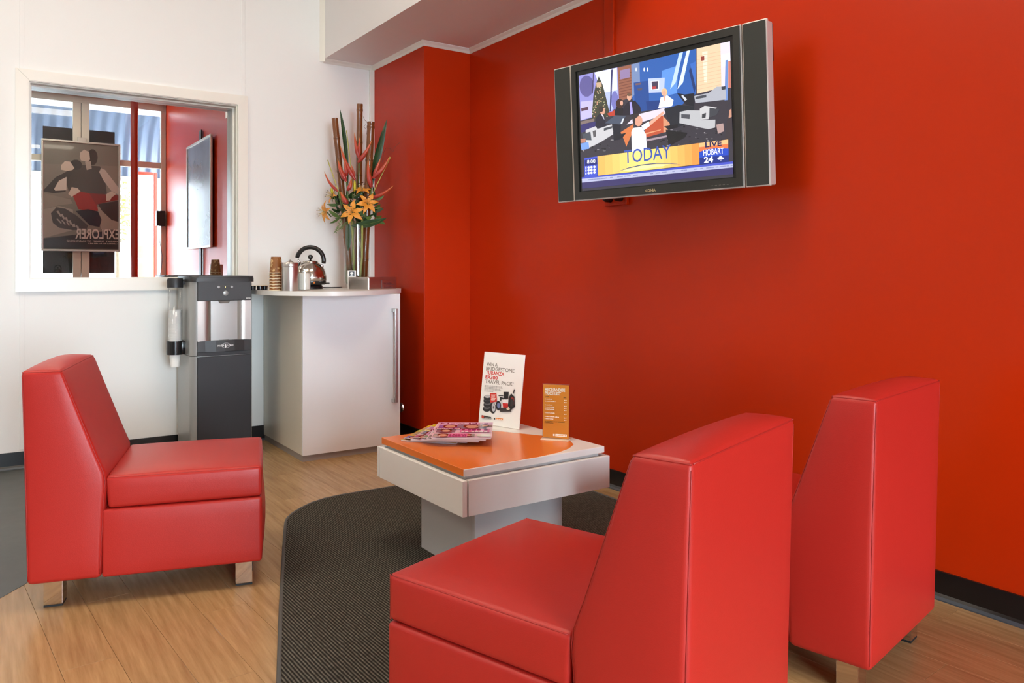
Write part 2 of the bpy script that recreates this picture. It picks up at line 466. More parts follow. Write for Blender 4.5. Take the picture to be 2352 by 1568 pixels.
# ------------------------------------------------------------------ shopfront (seen only in the dark glass) and the street
struct(MB().box(-7.2, -3.3, SF - .1, SF + .02, 0, H_C).build('wall_front', M_WHITE))  # unseen solid stretch, put in to cut daylight reaching the left chair
sh = struct(MB().box(-3.3, 0, SF - .06, SF + .02, 3.645, H_C).build('window_2', M_ALU))
MB().box(-3.3, -.075, SF - .05, SF + .01, 2.72, 2.815, .003).build('transom', M_ALU, sh)
MB().box(-3.3, -.075, SF - .06, SF + .02, -.004, .12, .003).build('sill', M_ALU, sh)
mull = [(-.075, -.001), (-1.212, -1.103), (-1.327, -1.218), (-3.3, -3.2)]
for a, b in mull:
    MB().box(a, b, SF - .06, SF + .03, .0, 3.645, .004).build('mullion', M_ALU, sh)
GL = thin_glass('window_glass')
xs = [(-1.103, -.075), (-3.2, -1.327)]
for a, b in xs:
    MB().box(a, b, SF - .025, SF - .019, .12, 2.72).build('pane', GL, sh)
    MB().box(a, b, SF - .025, SF - .019, 2.815, 3.645).build('pane', GL, sh)

M_SILVER = mat('silver_poster_frame', (196, 192, 184), .35, metal=.85)
M_BOARD = mat('black_board', (12, 12, 12), .5)
M_PRINT = print_mat('printed_paper', .38)
M_PRINTG = print_mat('glossy_print', .2, coat=.4)
bo = MB().box(-1.717, -.737, SF - .085, SF - .07, 1.03, 3.255).build('backing_board', M_BOARD)
tag(bo, 'tall black board behind the window post, reflected in the dark glass', 'board')

# explorer poster
PX0, PX1, PZ0, PZ1 = -1.748, -.675, 1.362, 3.045
po_ = thing('framed_poster', 'silver framed grey poster of two hikers, its lettering reversed in the glass', 'poster', ((PX0 + PX1) / 2, SF + .075, PZ0), PI)
pw, ph = PX1 - PX0, PZ1 - PZ0
fr_ = MB()
for a, b, c, d in ((-pw / 2, pw / 2, 0, .03), (-pw / 2, pw / 2, ph - .03, ph), (-pw / 2, -pw / 2 + .03, .03, ph - .03), (pw / 2 - .03, pw / 2, .03, ph - .03)):
    fr_.box(a, b, -.02, .01, c, d, .005)
fr_.build('frame', M_SILVER, po_)
MB().box(-pw / 2 + .02, pw / 2 - .02, -.004, .008, .02, ph - .02).build('backing', M_BOARD, po_)
PR = Print(.0001)
hm = homog([(93, 322), (276, 330), (273, 577), (97, 577)], [(pw / 2, ph), (-pw / 2, ph), (-pw / 2, 0), (pw / 2, 0)])   # the glass shows it reversed
k1 = lambda p: hm((50 + p[0] / 5.2267, 190 + p[1] / 5.2267))
k2 = lambda p: hm((50 + p[0] / 6.5333, 420 + p[1] / 6.5333))
PR.rect(-pw / 2 + .028, pw / 2 - .028, .028, ph - .028, (112, 106, 98))
PR.poly([(260, 1000), (1150, 1000), (1150, 1400), (260, 1400)], (120, 112, 104), k1)
PR.poly([(300, 180), (720, 270), (760, 330), (560, 360), (310, 430)], (132, 122, 112), k2)
PR.poly([(310, 430), (560, 370), (760, 420), (760, 720), (310, 850)], (146, 134, 124), k2)
PR.poly([(1110, 370), (1190, 380), (1440, 600), (1440, 690), (1170, 700)], (140, 128, 118), k2)
PR.poly([(310, 850), (1440, 700), (1440, 985), (315, 990)], (44, 41, 42), k2)
PR.poly([(540, 1040), (720, 1000), (930, 1010), (990, 1180), (1010, 1340), (840, 1380), (560, 1330), (510, 1160)], (66, 60, 56), k1)      # his jacket
PR.poly([(940, 1030), (990, 1050), (1150, 1260), (1150, 1350), (1060, 1300), (970, 1180), (920, 1080)], (172, 156, 148), k1)             # sleeve
PR.ell(840, 900, 62, 100, (58, 50, 46), k1)                                                                                              # his hair
PR.poly([(690, 850), (740, 810), (800, 840), (810, 930), (780, 960), (700, 945), (685, 900)], (176, 158, 146), k1)
PR.poly([(750, 960), (820, 950), (830, 1040), (770, 1060)], (160, 144, 134), k1)
PR.ell(640, 1000, 75, 62, (52, 46, 44), k1)
PR.poly([(465, 1010), (510, 960), (570, 965), (625, 1040), (600, 1065), (540, 1080), (465, 1065)], (186, 168, 156), k1)
PR.poly([(250, 1330), (400, 1160), (540, 1080), (600, 1100), (540, 1200), (520, 1330), (380, 1350)], (62, 56, 54), k1)
PR.poly([(385, 1300), (440, 1200), (530, 1150), (530, 1310), (400, 1320)], (190, 174, 164), k1)
PR.poly([(690, 190), (740, 85), (830, 100), (870, 150), (800, 190), (740, 230)], (188, 168, 156), k2)
PR.poly([(760, 220), (870, 150), (1000, 170), (1100, 250), (1130, 430), (960, 430), (840, 410)], (140, 32, 26), k2)
PR.poly([(1000, 170), (1440, 190), (1440, 260), (1250, 300), (1100, 340)], (116, 30, 24), k2)
PR.poly([(1250, 180), (1330, 130), (1400, 170), (1330, 230), (1310, 270), (1250, 280)], (186, 166, 154), k2)
PR.poly([(1130, 330), (1440, 270), (1440, 590), (1330, 560), (1180, 420)], (50, 40, 38), k2)
PR.poly([(800, 440), (980, 410), (1130, 440), (1180, 560), (1150, 670), (1000, 640), (880, 520)], (40, 36, 44), k2)
PR.poly([(440, 480), (520, 390), (650, 410), (820, 510), (980, 650), (960, 710), (760, 720), (560, 690), (470, 620)], (64, 58, 58), k2)
PR.many([[(520 + 60 * i, 450 + 45 * i), (545 + 60 * i, 440 + 45 * i), (600 + 50 * i, 520 + 38 * i), (575 + 50 * i, 530 + 38 * i)] for i in range(6)]
        + [[(520 + 70 * i, 560 + 22 * i), (540 + 70 * i, 556 + 22 * i), (600 + 60 * i, 620 + 16 * i), (580 + 60 * i, 626 + 16 * i)] for i in range(5)], (150, 138, 132), k2)
PR.text('EXPLORER', (k2((1440, 835))[0], k2((1440, 838))[1]), (k2((795, 838))[0], k2((795, 838))[1]), .155, (186, 172, 164), bold=.02)
PR.text('EXPERIENCE   DURABLE   OFF ROAD/ON ROAD', k2((1440, 888)), k2((670, 888)), .028, (180, 166, 158))
PR.bars(k2((1420, 918)), k2((985, 918)), .018, (160, 148, 140), seed=85)
PR.build('picture', M_PRINTG, po_, (0, -.0045, 0))
MB().box(-.06, .06, -.005, .012, ph, ph + .06, .003).build('hanging_clip', M_SILVER, po_)

# poster on the far end of the red wall
wp = thing('wall_poster', 'silver framed glossy poster on the red wall, reflected in the dark glass', 'poster', (-.045, -6.1, 1.37), -PI / 2)
pw2, ph2 = 1.39, 1.46
f2 = MB()
for a, b, c, d in ((-pw2 / 2, pw2 / 2, 0, .03), (-pw2 / 2, pw2 / 2, ph2 - .03, ph2), (-pw2 / 2, -pw2 / 2 + .03, .03, ph2 - .03), (pw2 / 2 - .03, pw2 / 2, .03, ph2 - .03)):
    f2.box(a, b, -.02, .012, c, d, .005)
f2.build('frame', M_SILVER, wp)
MB().box(-pw2 / 2 + .02, pw2 / 2 - .02, -.006, .01, .02, ph2 - .02).build('picture', mat('grey_blue_glossy_poster', (104, 106, 120), .24, spec=1.0, noise=(1.5, .25)), wp)
hr = MB().box(-.055, .055, .012, .03, -.75, ph2 + .15, .003).build('hanging_rail', mat('dark_grey_rail', (52, 50, 48), .5), wp)

pole = thing('support_pole', 'round red steel post by the shopfront, reflected in the dark glass', 'post', (-.503, SF + .25, 0))
M_POLE = mat('red_pole_paint', (150, 38, 20), .3)
MB().lathe([(0, 0), (.055, 0), (.055, H_C), (0, H_C)], 24).build('shaft', M_POLE, pole, 40)
MB().lathe([(.056, 0), (.11, 0), (.11, .012), (.056, .016)], 24).build('base_plate', M_POLE, pole, 30)
bx_ = thing('alarm_box', 'small black box with trailing cable on the shopfront post, reflected in glass', 'box', (-.095, SF + .085, 1.785))
MB().box(-.065, .065, -.05, .05, 0, .245, .008).build('casing', M_BOARD, bx_)
MB().tube([(-.02, .03, 0), (-.015, .03, -.25), (.03, .02, -.5), (.0, .02, -.75), (-.06, .03, -1.0), (-.11, .03, -1.25), (-.12, .03, -1.7)], .006, 6).build('cable', mat('grey_cable', (110, 116, 130), .5), bx_)

# street
struct(MB().box(-16, 10, -30, SF - .06, -.14, -.06).build('floor_pavement', mat('pale_concrete', (150, 150, 148), .8, noise=(4, .08))))
aw = thing('street_awning', 'blue grey corrugated bullnose awning outside, reflected at the top of the glass', 'awning', (0, 0, 0))
M_AW = mat('blue_grey_corrugated_steel', (50, 57, 72), .45, metal=.0)
prof = [(-9.25, 3.70), (-9.3, 3.98), (-10.8, 4.15)] + [(-10.8 - 1.25 * math.sin(t), 2.9 + 1.25 * math.cos(t)) for t in [PI / 2 * k / 12 for k in range(1, 13)]]
nx = 420; mb = MB(); vv = []; ff = []
for i in range(nx + 1):
    xx = -9 + 11 * i / nx; am = .022 * math.sin(2 * PI * xx / .21)
    for (yy, zz) in prof: vv.append((xx, yy - am * .7, zz + am * .7))
k = len(prof)
for i in range(nx):
    for j in range(k - 1): ff.append((i * k + j, i * k + j + 1, (i + 1) * k + j + 1, (i + 1) * k + j))
mb.add(vv, ff).build('corrugated_sheet', M_AW, aw, True)
MB().box(-9, 2, -9.27, SF - .06, 3.68, 3.72).build('soffit', mat('eave_lining', (178, 170, 176), .6), aw)
MB().box(-9, 2, -12.12, -12.02, 2.84, 2.94, .01).build('edge_beam', M_ALU, aw)
for xx in (-7.5, -3.4, 1.2): MB().lathe([(0, -.06), (.045, -.06), (.045, 2.85), (0, 2.85)], 14, Matrix.Translation((xx, -12.05, 0))).build('post', M_ALU, aw, 40)
dl = thing('eave_downlight', 'small round downlight glowing under the eave, reflected in the dark glass', 'light', (-.36, -8.98, 3.68))
MB().lathe([(.06, -.012), (.085, -.012), (.09, 0), (.06, 0)], 24).build('trim_ring', M_TRIM, dl, 30)
MB().lathe([(0, -.006), (.06, -.006)], 24).build('lens', mat('lit_lens', (255, 250, 240), .5, emit=(255, 246, 226), estr=14), dl)
sg = thing('street_sign', 'red edged white sign board out on the street, reflected in the glass', 'sign', (-.2, -9.4, -.06), PI)
MB().box(-.16, .16, -.03, .03, 0, 2.75, .004).build('panel', mat('white_sign_panel', (235, 222, 214), .5), sg)
for a, b, c, d in ((-.21, -.16, 0, 2.8), (.16, .18, 0, 2.8), (-.16, .16, 2.75, 2.8)): MB().box(a, b, -.04, .04, c, d, .004).build('edge', M_POLE, sg)
PS = Print(.0005); PS.rect(-.16, .16, .75, 1.55, (226, 150, 110)); PS.text('TURANZA', (-.14, 1.26), (.13, 1.26), .085, (250, 248, 246), bold=.02)
PS.build('lettering', M_PRINT, sg, (0, -.0306, 0))
tr = thing('street_tree', 'small leafy green tree outside the shopfront, reflected in the glass', 'tree', (-.1, -13.2, -.06))
MB().tube([(0, 0, 0), (.03, 0, 1.2), (0, .02, 2.3)], [.05, .04, .02], 8).build('trunk', mat('bark', (92, 76, 58), .9), tr, 60)
lv = MB()
for _ in range(420):
    c_ = Vector((RND.gauss(0, .28), RND.gauss(0, .28), 2.45 + RND.gauss(0, .35))); a_ = Vector((RND.uniform(-1, 1), RND.uniform(-1, 1), RND.uniform(-1, 1))).normalized()
    b_ = a_.orthogonal().normalized() * .03; a_ = a_ * .06
    lv.add([c_ - a_, c_ + b_, c_ + a_, c_ - b_], [(0, 1, 2, 3)])
tag(lv.build('foliage', mat('bright_leaf', (120, 156, 60), .6), tr), kind='stuff')

# ------------------------------------------------------------------ ceiling light panels (unseen; shopfront one added to brighten the posts there)
M_LAMP = mat('lit_diffuser', (255, 255, 255), .5, emit=(255, 241, 220), estr=LAMP_E)
for i, (lx, ly) in enumerate(LAMP_POS):
    t_ = thing('ceiling_light', ['lit white ceiling panel nearest the white wall', 'lit white ceiling panel above the coffee table', 'added lit ceiling panel near the shopfront, brightening its posts', 'lit white ceiling panel over the far left floor'][i], 'light', (lx, ly, H_C), 0)
    fb_ = MB()
    for a, b, c, d in ((-.62, .62, -.32, -.3), (-.62, .62, .3, .32), (-.62, -.6, -.3, .3), (.6, .62, -.3, .3)): fb_.box(a, b, c, d, -.05, 0)
    fb_.build('frame', M_TRIM, t_)
    MB().box(-.6, .6, -.3, .3, -.04, -.03).build('diffuser', M_LAMP, t_)

# ------------------------------------------------------------------ rug
M_RUG = bpy.data.materials.new('ribbed_charcoal_carpet'); M_RUG.use_nodes = True
def _rug():
    nt = M_RUG.node_tree; b = nt.nodes['Principled BSDF']
    tc = nt.nodes.new('ShaderNodeTexCoord'); mp = nt.nodes.new('ShaderNodeMapping')
    mp.inputs['Rotation'].default_value = (0, 0, math.radians(-2.0)); nt.links.new(tc.outputs['Object'], mp.inputs[0])
    wv = nt.nodes.new('ShaderNodeTexWave'); wv.bands_direction = 'X'; wv.inputs['Scale'].default_value = 33.0; wv.inputs['Distortion'].default_value = .25; wv.inputs['Detail Scale'].default_value = 20
    nt.links.new(mp.outputs[0], wv.inputs['Vector'])
    mp2 = nt.nodes.new('ShaderNodeMapping'); mp2.inputs['Scale'].default_value = (190, 45, 1); nt.links.new(mp.outputs[0], mp2.inputs[0])
    nz = nt.nodes.new('ShaderNodeTexNoise'); nz.inputs['Scale'].default_value = 1.0; nt.links.new(mp2.outputs[0], nz.inputs['Vector'])
    mu = nt.nodes.new('ShaderNodeMath'); mu.operation = 'MULTIPLY'; nt.links.new(wv.outputs['Fac'], mu.inputs[0]); nt.links.new(nz.outputs['Fac'], mu.inputs[1])
    r = nt.nodes.new('ShaderNodeValToRGB'); e = r.color_ramp.elements
    e[0].position = .12; e[0].color = (*lin((40, 38, 34)), 1); e[1].position = .62; e[1].color = (*lin((112, 109, 98)), 1)
    nt.links.new(mu.outputs[0], r.inputs[0]); nt.links.new(r.outputs[0], b.inputs['Base Color'])
    bp = nt.nodes.new('ShaderNodeBump'); bp.inputs['Distance'].default_value = .003; bp.inputs['Strength'].default_value = .6
    nt.links.new(mu.outputs[0], bp.inputs['Height']); nt.links.new(bp.outputs[0], b.inputs['Normal'])
    b.inputs['Roughness'].default_value = .95; b.inputs['Specular IOR Level'].default_value = .1
_rug()
rug_pts = [(-.14, -3.45), (-.14, -1.49), (-.88, -1.482), (-1.06, -1.478), (-1.164, -1.478), (-1.25, -1.492), (-1.32, -1.523), (-1.39, -1.575), (-1.44, -1.622), (-1.472, -1.662), (-1.496, -1.705),
           (-1.512, -1.745), (-1.608, -2.016), (-1.793, -2.549), (-1.939, -2.982), (-2.10, -3.45)]
rg = thing('floor_rug', 'dark ribbed charcoal carpet rug with a rounded corner under the coffee table', 'rug', (0, 0, 0))
MB().prism(rug_pts, .0, .009, bev=.003).build('carpet', M_RUG, rg)
bp_ = [Vector((x, y, .0055)) for x, y in rug_pts]
MB().tube(bp_ + [bp_[0]], .0068, 8).build('bound_edge', mat('grey_rug_binding', (84, 84, 80), .9), rg, 60)

# ------------------------------------------------------------------ lounge chairs
M_VINYLRED = mat('red_upholstery_vinyl', rough=.40, spec=.36, linear=(.415, .019, .013), bump=(420, .12))
M_PIPE = mat('red_seam_thread', rough=.5, linear=(.34, .014, .010))
M_RUBBER = mat('black_rubber', (16, 16, 16), .6)
z0, zc, zs, zt, LEAN, TT, SS, SB, DD, WD = .0835, .3005, .4040, .749, .0147, .111, .2239, .2087, .6971, .5057
hw = WD / 2
def chair(label, x, y, a):
    t = thing('lounge_chair', label, 'chair', (x, y, 0), a, 'red lounge chairs around the table')
    cs = (zs - z0) / (zt - z0)
    def PB(a_, b_, c_):
        rear = -LEAN * c_
        cc = min(max(c_, 0), 1)
        k = min(1, max(0, (cc - cs + .10) / .20)); k = k * k * (3 - 2 * k)
        f_lo = SB + (SS - SB) * c_ / cs; f_hi = SS + (TT - LEAN - SS) * (c_ - cs) / (1 - cs)
        fr = f_lo * (1 - k) + f_hi * k
        return Vector((rear + (fr - rear) * a_, -hw + WD * b_, z0 + (zt - z0) * c_))
    LB = (.19, WD, zt - z0)
    back = MB().puffy(PB, LB, .014, (4, 8, 14), (.003, .004, .007, .007, .0, .018)).build('backrest', M_VINYLRED, t, True)
    def PC(a_, b_, c_):
        u0 = SS + .004 - .008 * c_
        return Vector((u0 + (DD - u0) * a_, -hw + .002 + (WD - .004) * b_, zc + .0015 + (zs - zc - .0015) * c_))
    LC = (DD - SS, WD, zs - zc)
    cu = MB().puffy(PC, LC, .013, (8, 8, 3), (0, .004, .003, .003, 0, .020)).build('seat_cushion', M_VINYLRED, t, True)
    def PS_(a_, b_, c_): return Vector((SB + .002 + (DD - SB - .002) * a_, -hw + WD * b_, z0 + (zc - z0) * c_))
    LS = (DD - SB, WD, zc - z0)
    MB().puffy(PS_, LS, .010, (8, 8, 5), (0, .013, .004, .004, 0, 0)).build('seat_base', M_VINYLRED, t, True)
    q = .0135 * (1 - .7071)
    def seam(P, L, fixed, axis, par, name='piping'):
        pts = []
        for i in range(25):
            s_ = i / 24; p = [0, 0, 0]
            for k_, v_ in fixed.items(): p[k_] = (q / L[k_]) if v_ == 0 else 1 - q / L[k_]
            p[axis] = .02 + .96 * s_
            pts.append(P(*p))
        MB().tube(pts, .0016, 6).build(name, M_PIPE, par, True)
    for b_ in (0, 1):
        seam(PB, LB, {1: b_, 2: 1}, 0, back); seam(PB, LB, {0: 0, 1: b_}, 2, back); seam(PB, LB, {0: 1, 1: b_}, 2, back)
        seam(PC, LC, {1: b_, 2: 1}, 0, cu); seam(PC, LC, {0: 1, 1: b_}, 2, cu)
    seam(PB, LB, {0: 0, 2: 1}, 1, back); seam(PB, LB, {0: 1, 2: 1}, 1, back); seam(PC, LC, {0: 1, 2: 1}, 1, cu)
    for u_ in (.040, DD - .085):
        for v_ in (-hw + .028, hw - .083):
            lg = MB().box(u_, u_ + .055, v_, v_ + .055, .006, z0 + .012, .002).build('leg', M_CHROME, t)
            MB().box(u_ + .001, u_ + .054, v_ + .001, v_ + .054, 0, .006).build('foot_pad', M_RUBBER, lg)
    return t
chair('red vinyl armless chair beside the water cooler, seen from its side', -2.3807, -1.8856, -.2918)
chair('red vinyl armless chair in the foreground, seat and back nearest the camera', -1.3909, -4.0169, 1.8837)
chair('red vinyl armless chair closest to the red wall, seen from behind', -.5416, -3.8559, 1.7734)

# ------------------------------------------------------------------ coffee table
M_LAM = mat('white_laminate', (230, 228, 222), .32)
M_LAMG = mat('pale_grey_laminate', (198, 198, 196), .35)
M_ORANGE = mat('orange_laminate', rough=.24, linear=(.74, .185, .028))
T = thing('coffee_table', 'square white coffee table with an orange inlay corner on the rug', 'table', (-.985, -2.505, .009), math.radians(.8))
th, ta = .301, .315
zt1, zt0 = .411, .388
MB().box(-th, th, -th, th, zt0, zt1, .002).build('tabletop', M_LAM, T)
MB().box(-ta + .03, ta - .03, -ta + .03, ta - .03, .365, zt0).build('recess_frame', M_LAMG, T)
inl = [(-th - .0006, -th + .004), (.0, -th + .004), (.10, -th + .018), (.17, -th + .045), (.225, -th + .085), (.252, -th + .135), (.252, -th + .19), (.22, -.02), (.14, .13), (.03, .26), (.0, th + .0006), (-th - .0006, th + .0006)]
MB().prism(inl, zt0 + .001, zt1 + .0012, bev=.001).build('orange_inlay', M_ORANGE, T)
for i in range(4):
    R_ = Matrix.Rotation(PI / 2 * i, 4, 'Z')
    MB().box(-ta + .023, ta - .001, -ta, -ta + .018, .262, .378, .0015, R_).build('apron_panel', M_LAM, T)
MB().box(-ta + .02, ta - .02, -ta + .02, ta - .02, .270, .370).build('core', M_LAMG, T)
for i in range(4):
    R_ = Matrix.Rotation(PI / 2 * i, 4, 'Z')
    MB().box(-.19, .172, -.19, -.172, 0, .272, .001, R_).build('pedestal_panel', M_LAMG, T)
TZ = .009 + zt1 + .0013

# ------------------------------------------------------------------ magazines
def magazine(label, x, y, a, z, base, accent, seed, lift=0.0):
    r = random.Random(seed)
    t = thing('magazine', label, 'magazine', (x, y, z), a, 'magazines fanned on the orange tabletop')
    MB().box(.001, .218, .0005, .289, .0004, .0058, .0008).build('pages', mat('page_edges', (206, 206, 212), .6, bump=(900, .3, (.02, .02, 1))), t)
    MB().box(0, .22, 0, .29, .0058, .0064).build('cover', mat('cover_%d' % seed, base, .25), t)
    P_ = Print(.00008)
    P_.rect(.002, .218, .002, .288, base)
    P_.rect(.002, .218, .246, .288, accent[0])
    if accent[3]: P_.text(accent[3], (.012, .252), (.205, .252), .030, accent[1], bold=.02)
    else: P_.bars((.012, .252), (.205, .252), .030, accent[2], seed=seed)
    # portraits and blocks
    for (cx, cy, s_) in ((.055, .205, 1.0), (.14, .20, 1.25), (.045, .12, .8), (.19, .215, .6), (.04, .035, .8), (.13, .035, .6)):
        P_.rect(cx - .045 * s_, cx + .045 * s_, cy - .034 * s_, cy + .036 * s_, (r.randint(120, 200), r.randint(110, 180), r.randint(120, 190)))
        P_.ell(cx, cy + .006, .028 * s_, .034 * s_, (70, 42, 34)); P_.ell(cx, cy, .019 * s_, .026 * s_, (222, 170, 144))
        P_.ell(cx, cy - .036 * s_, .032 * s_, .012 * s_, (60, 50, 70))
    P_.rect(.002, .10, .145, .168, accent[1]); P_.bars((.006, .150), (.096, .150), .012, (250, 248, 250), seed=68)
    P_.rect(.10, .21, .085, .150, accent[2]); P_.bars((.105, .120), (.205, .120), .024, accent[1], seed=85); P_.bars((.105, .090), (.205, .090), .024, (252, 245, 250), seed=51)
    P_.rect(.06, .13, .004, .06, accent[2]); P_.bars((.064, .035), (.126, .035), .014, accent[1], seed=67); P_.bars((.064, .012), (.126, .012), .014, accent[1], seed=33)
    P_.rect(.165, .215, .006, .05, (226, 230, 220)); P_.rect(.008, .032, .006, .022, (245, 244, 240))
    P_.many([[(.010 + .002 * k, .009), (.011 + .002 * k, .009), (.011 + .002 * k, .019), (.010 + .002 * k, .019)] for k in range(10)], (20, 20, 20))
    p_ = P_.build('printed_cover', M_PRINTG, t, (0, 0, .0066)); p_.rotation_euler = (-PI / 2, 0, 0)
    return t
YEL = ((238, 214, 40), (206, 220, 30), (226, 70, 120), None); PNK = ((236, 196, 222), (122, 28, 110), (226, 120, 170), 'New Idea')
mz = TZ + .0002
magazine('lowest magazine, yellow cover, at the left end of the fan', -1.262, -2.312, math.radians(-50), mz, (216, 180, 90), YEL, 11)
magazine('second magazine with lime yellow lettering, left of the pink ones', -1.242, -2.352, math.radians(-46), mz + .0068, (210, 190, 196), ((216, 224, 40), (200, 214, 20), (232, 190, 60), None), 12)
magazine('third magazine, lilac edged, mostly hidden beneath the pink cover', -1.228, -2.405, math.radians(-42), mz + .0136, (206, 170, 206), PNK, 13)
magazine('fourth magazine, pale cover, directly under the topmost pink one', -1.222, -2.440, math.radians(-37), mz + .0204, (230, 220, 230), PNK, 14)
magazine('topmost pink and purple magazine on the front of the fan', -1.214, -2.462, math.radians(-34), mz + .0272, (238, 206, 222), PNK, 15)

# ------------------------------------------------------------------ white show card
c0 = Vector((-.832, -2.173)); c1 = Vector((-.769, -2.382)); ca = math.atan2(c1.y - c0.y, c1.x - c0.x)
SC_ = thing('show_card', 'white upright card on the table with grey and red competition text and tyres', 'sign', (c0.x, c0.y, TZ), ca)
cw, chh, lean = .218, .300, math.radians(7.5)
rot = Matrix.Rotation(-lean, 4, 'X')
MB().box(0, cw, 0, .004, 0, chh, .0006, rot).build('card', mat('white_card', (240, 237, 230), .45), SC_)
MB().add([(.06, .005, 0), (.06, .085, 0), (.06, .032, .2), (.0615, .005, 0), (.0615, .085, 0), (.0615, .032, .2)], [(0, 1, 2), (3, 5, 4), (0, 3, 4, 1), (1, 4, 5, 2), (2, 5, 3, 0)]).build('strut', mat('white_card'), SC_)
P_ = Print(.0001)
hk = homog([(243, 65), (858, 128), (735, 1222), (120, 1130)], [(0, chh), (cw, chh), (cw, 0), (0, 0)])    # card in the zoomed photograph
GR, RD = (142, 136, 126), (206, 52, 34)
for tx, a_, b_, hh, cl in (('WIN A', (268, 275), (437, 292), 48, GR), ('BRIDGESTONE', (260, 340), (690, 385), 50, GR), ('TURANZA', (254, 398), (534, 434), 50, RD), ('ER300', (246, 468), (432, 488), 50, RD), ('TRAVEL PACK!', (240, 532), (670, 582), 50, GR)):
    P_.text(tx, hk(a_), hk(b_), .0150, cl, bold=.025)
for k, e_ in enumerate((498, 505, 470, 480, 365)): P_.bars(hk((232 - 2 * k, 575 + 21 * k)), hk((e_, 603 + 17 * k)), .0038, (170, 166, 160), seed=22)
TY, TY2 = (38, 38, 40), (96, 96, 98)
for cx, cy in ((255, 920), (268, 858), (270, 800), (275, 755)):
    P_.ell(cx, cy, 60, 44, TY, hk); P_.ell(cx + 2, cy - 18, 50, 22, TY2, hk)
P_.ell(275, 735, 44, 22, (190, 190, 190), hk); P_.ell(352, 905, 48, 84, TY, hk); P_.ell(364, 898, 28, 66, (186, 186, 188), hk); P_.ell(364, 898, 9, 22, (90, 90, 92), hk)
P_.poly([(315, 688), (415, 686), (420, 815), (318, 825)], (206, 48, 34), hk)
for k in range(6): P_.rect(330 + (k % 2) * 6, 402 - (k % 3) * 8, 708 + 17 * k, 718 + 17 * k, (240, 210, 200), hk)
P_.poly([(525, 668), (605, 670), (590, 770), (530, 775)], (30, 30, 32), hk); P_.poly([(445, 720), (520, 715), (520, 728), (448, 732)], (30, 30, 32), hk)
P_.poly([(470, 740), (560, 770), (600, 760), (470, 800)], (44, 44, 46), hk)
P_.poly([(500, 785), (590, 790), (585, 915), (515, 905)], (196, 40, 34), hk); P_.poly([(490, 780), (595, 785), (590, 840), (500, 830)], (236, 232, 228), hk)
P_.ell(442, 870, 40, 70, (34, 36, 44), hk); P_.ell(444, 868, 24, 40, (110, 120, 160), hk)
P_.poly([(600, 760), (640, 690), (690, 740), (690, 890), (620, 945), (590, 860)], (34, 32, 32), hk); P_.poly([(640, 740), (680, 760), (680, 860), (630, 880)], (150, 44, 36), hk); P_.ell(655, 830, 24, 60, (46, 44, 44), hk)
P_.poly([(668, 690), (690, 620), (698, 650), (682, 700)], (60, 58, 58), hk); P_.poly([(460, 905), (600, 900), (640, 960), (470, 965)], (58, 52, 50), hk)
P_.ell(590, 918, 26, 18, (214, 196, 170), hk)
P_.poly([(182, 1010), (330, 1040), (332, 1072), (184, 1058)], (58, 52, 50), hk); P_.ell(200, 1035, 20, 24, (190, 70, 50), hk); P_.text('BRIDGESTONE', hk((228, 1062)), hk((326, 1066)), .0045, (236, 232, 226), bold=.02)
P_.poly([(400, 1050), (512, 1062), (498, 1088), (398, 1080)], (226, 128, 44), hk); P_.bars(hk((410, 1076)), hk((495, 1082)), .0035, (250, 246, 240), seed=50); P_.poly([(375, 1050), (392, 1052), (390, 1078), (373, 1074)], (70, 66, 64), hk)
p_ = P_.build('printed_face', M_PRINT, SC_); p_.matrix_local = rot @ Matrix.Translation((0, -.0002, 0))

# ------------------------------------------------------------------ acrylic price list holder
g0 = Vector((-.793, -2.576)); g1 = Vector((-.731, -2.656)); ga = math.atan2(g1.y - g0.y, g1.x - g0.x)
PH = thing('price_holder', 'clear acrylic holder with orange MECHANDISE PRICE LIST card on the table', 'sign', (g0.x, g0.y, TZ), ga)
gw, gh = .101, .205
ACR = thin_glass('clear_acrylic', (.97, .97, .95), 1.0)
rot = Matrix.Rotation(math.radians(-1.5), 4, 'X')
MB().box(-.003, gw + .003, -.002, -.0005, .004, gh + .006, M=rot).build('front_sheet', ACR, PH)
MB().box(-.003, gw + .003, .0012, .0027, .004, gh + .006, M=rot).build('back_sheet', ACR, PH)
MB().box(-.004, gw + .004, -.022, .040, 0, .004, .0008).build('base_plate', mat('frosted_acrylic_edge', (232, 216, 188), .2), PH)
MB().box(.0, gw, .0, .0008, .006, gh + .002, M=rot).build('insert', mat('orange_paper', (226, 140, 34), .4), PH)
P_ = Print(.00009); WT, DK = (252, 246, 234), (104, 74, 24)
P_.rect(0, gw, .006, gh + .002, (228, 142, 34))
P_.text('MECHANDISE', (.006, .182), (.086, .182), .0125, WT, bold=.04); P_.text('PRICE LIST', (.006, .168), (.070, .168), .0125, WT, bold=.04)
P_.bars((.007, .159), (.024, .159), .0035, DK, seed=93); P_.bars((.080, .158), (.092, .158), .0035, DK, seed=53)
for zz, l_, pr in ((.150, .028, '$10.00'), (.142, .042, '$25.00'), (.128, .030, '$30.00'), (.120, .038, '$35.00'), (.112, .038, '$40.00'), (.098, .040, '$15.00'), (.084, .056, '$20.00'), (.076, .034, '$55.00')):
    P_.bars((.007, zz), (.007 + l_, zz), .0034, WT, seed=34); P_.bars((.083, zz - .002), (.094, zz - .002), .0034, WT, seed=92)
    P_.rect(.007, .094, zz - .0045, zz - .0042, (200, 112, 20))
P_.bars((.007, .066), (.086, .066), .0030, DK, seed=28); P_.bars((.007, .061), (.042, .061), .0030, DK, seed=85)
P_.rect(.050, .094, .013, .022, WT); P_.bars((.055, .0155), (.089, .0155), .004, (226, 150, 60), seed=74); P_.rect(.041, .047, .0135, .0215, WT)
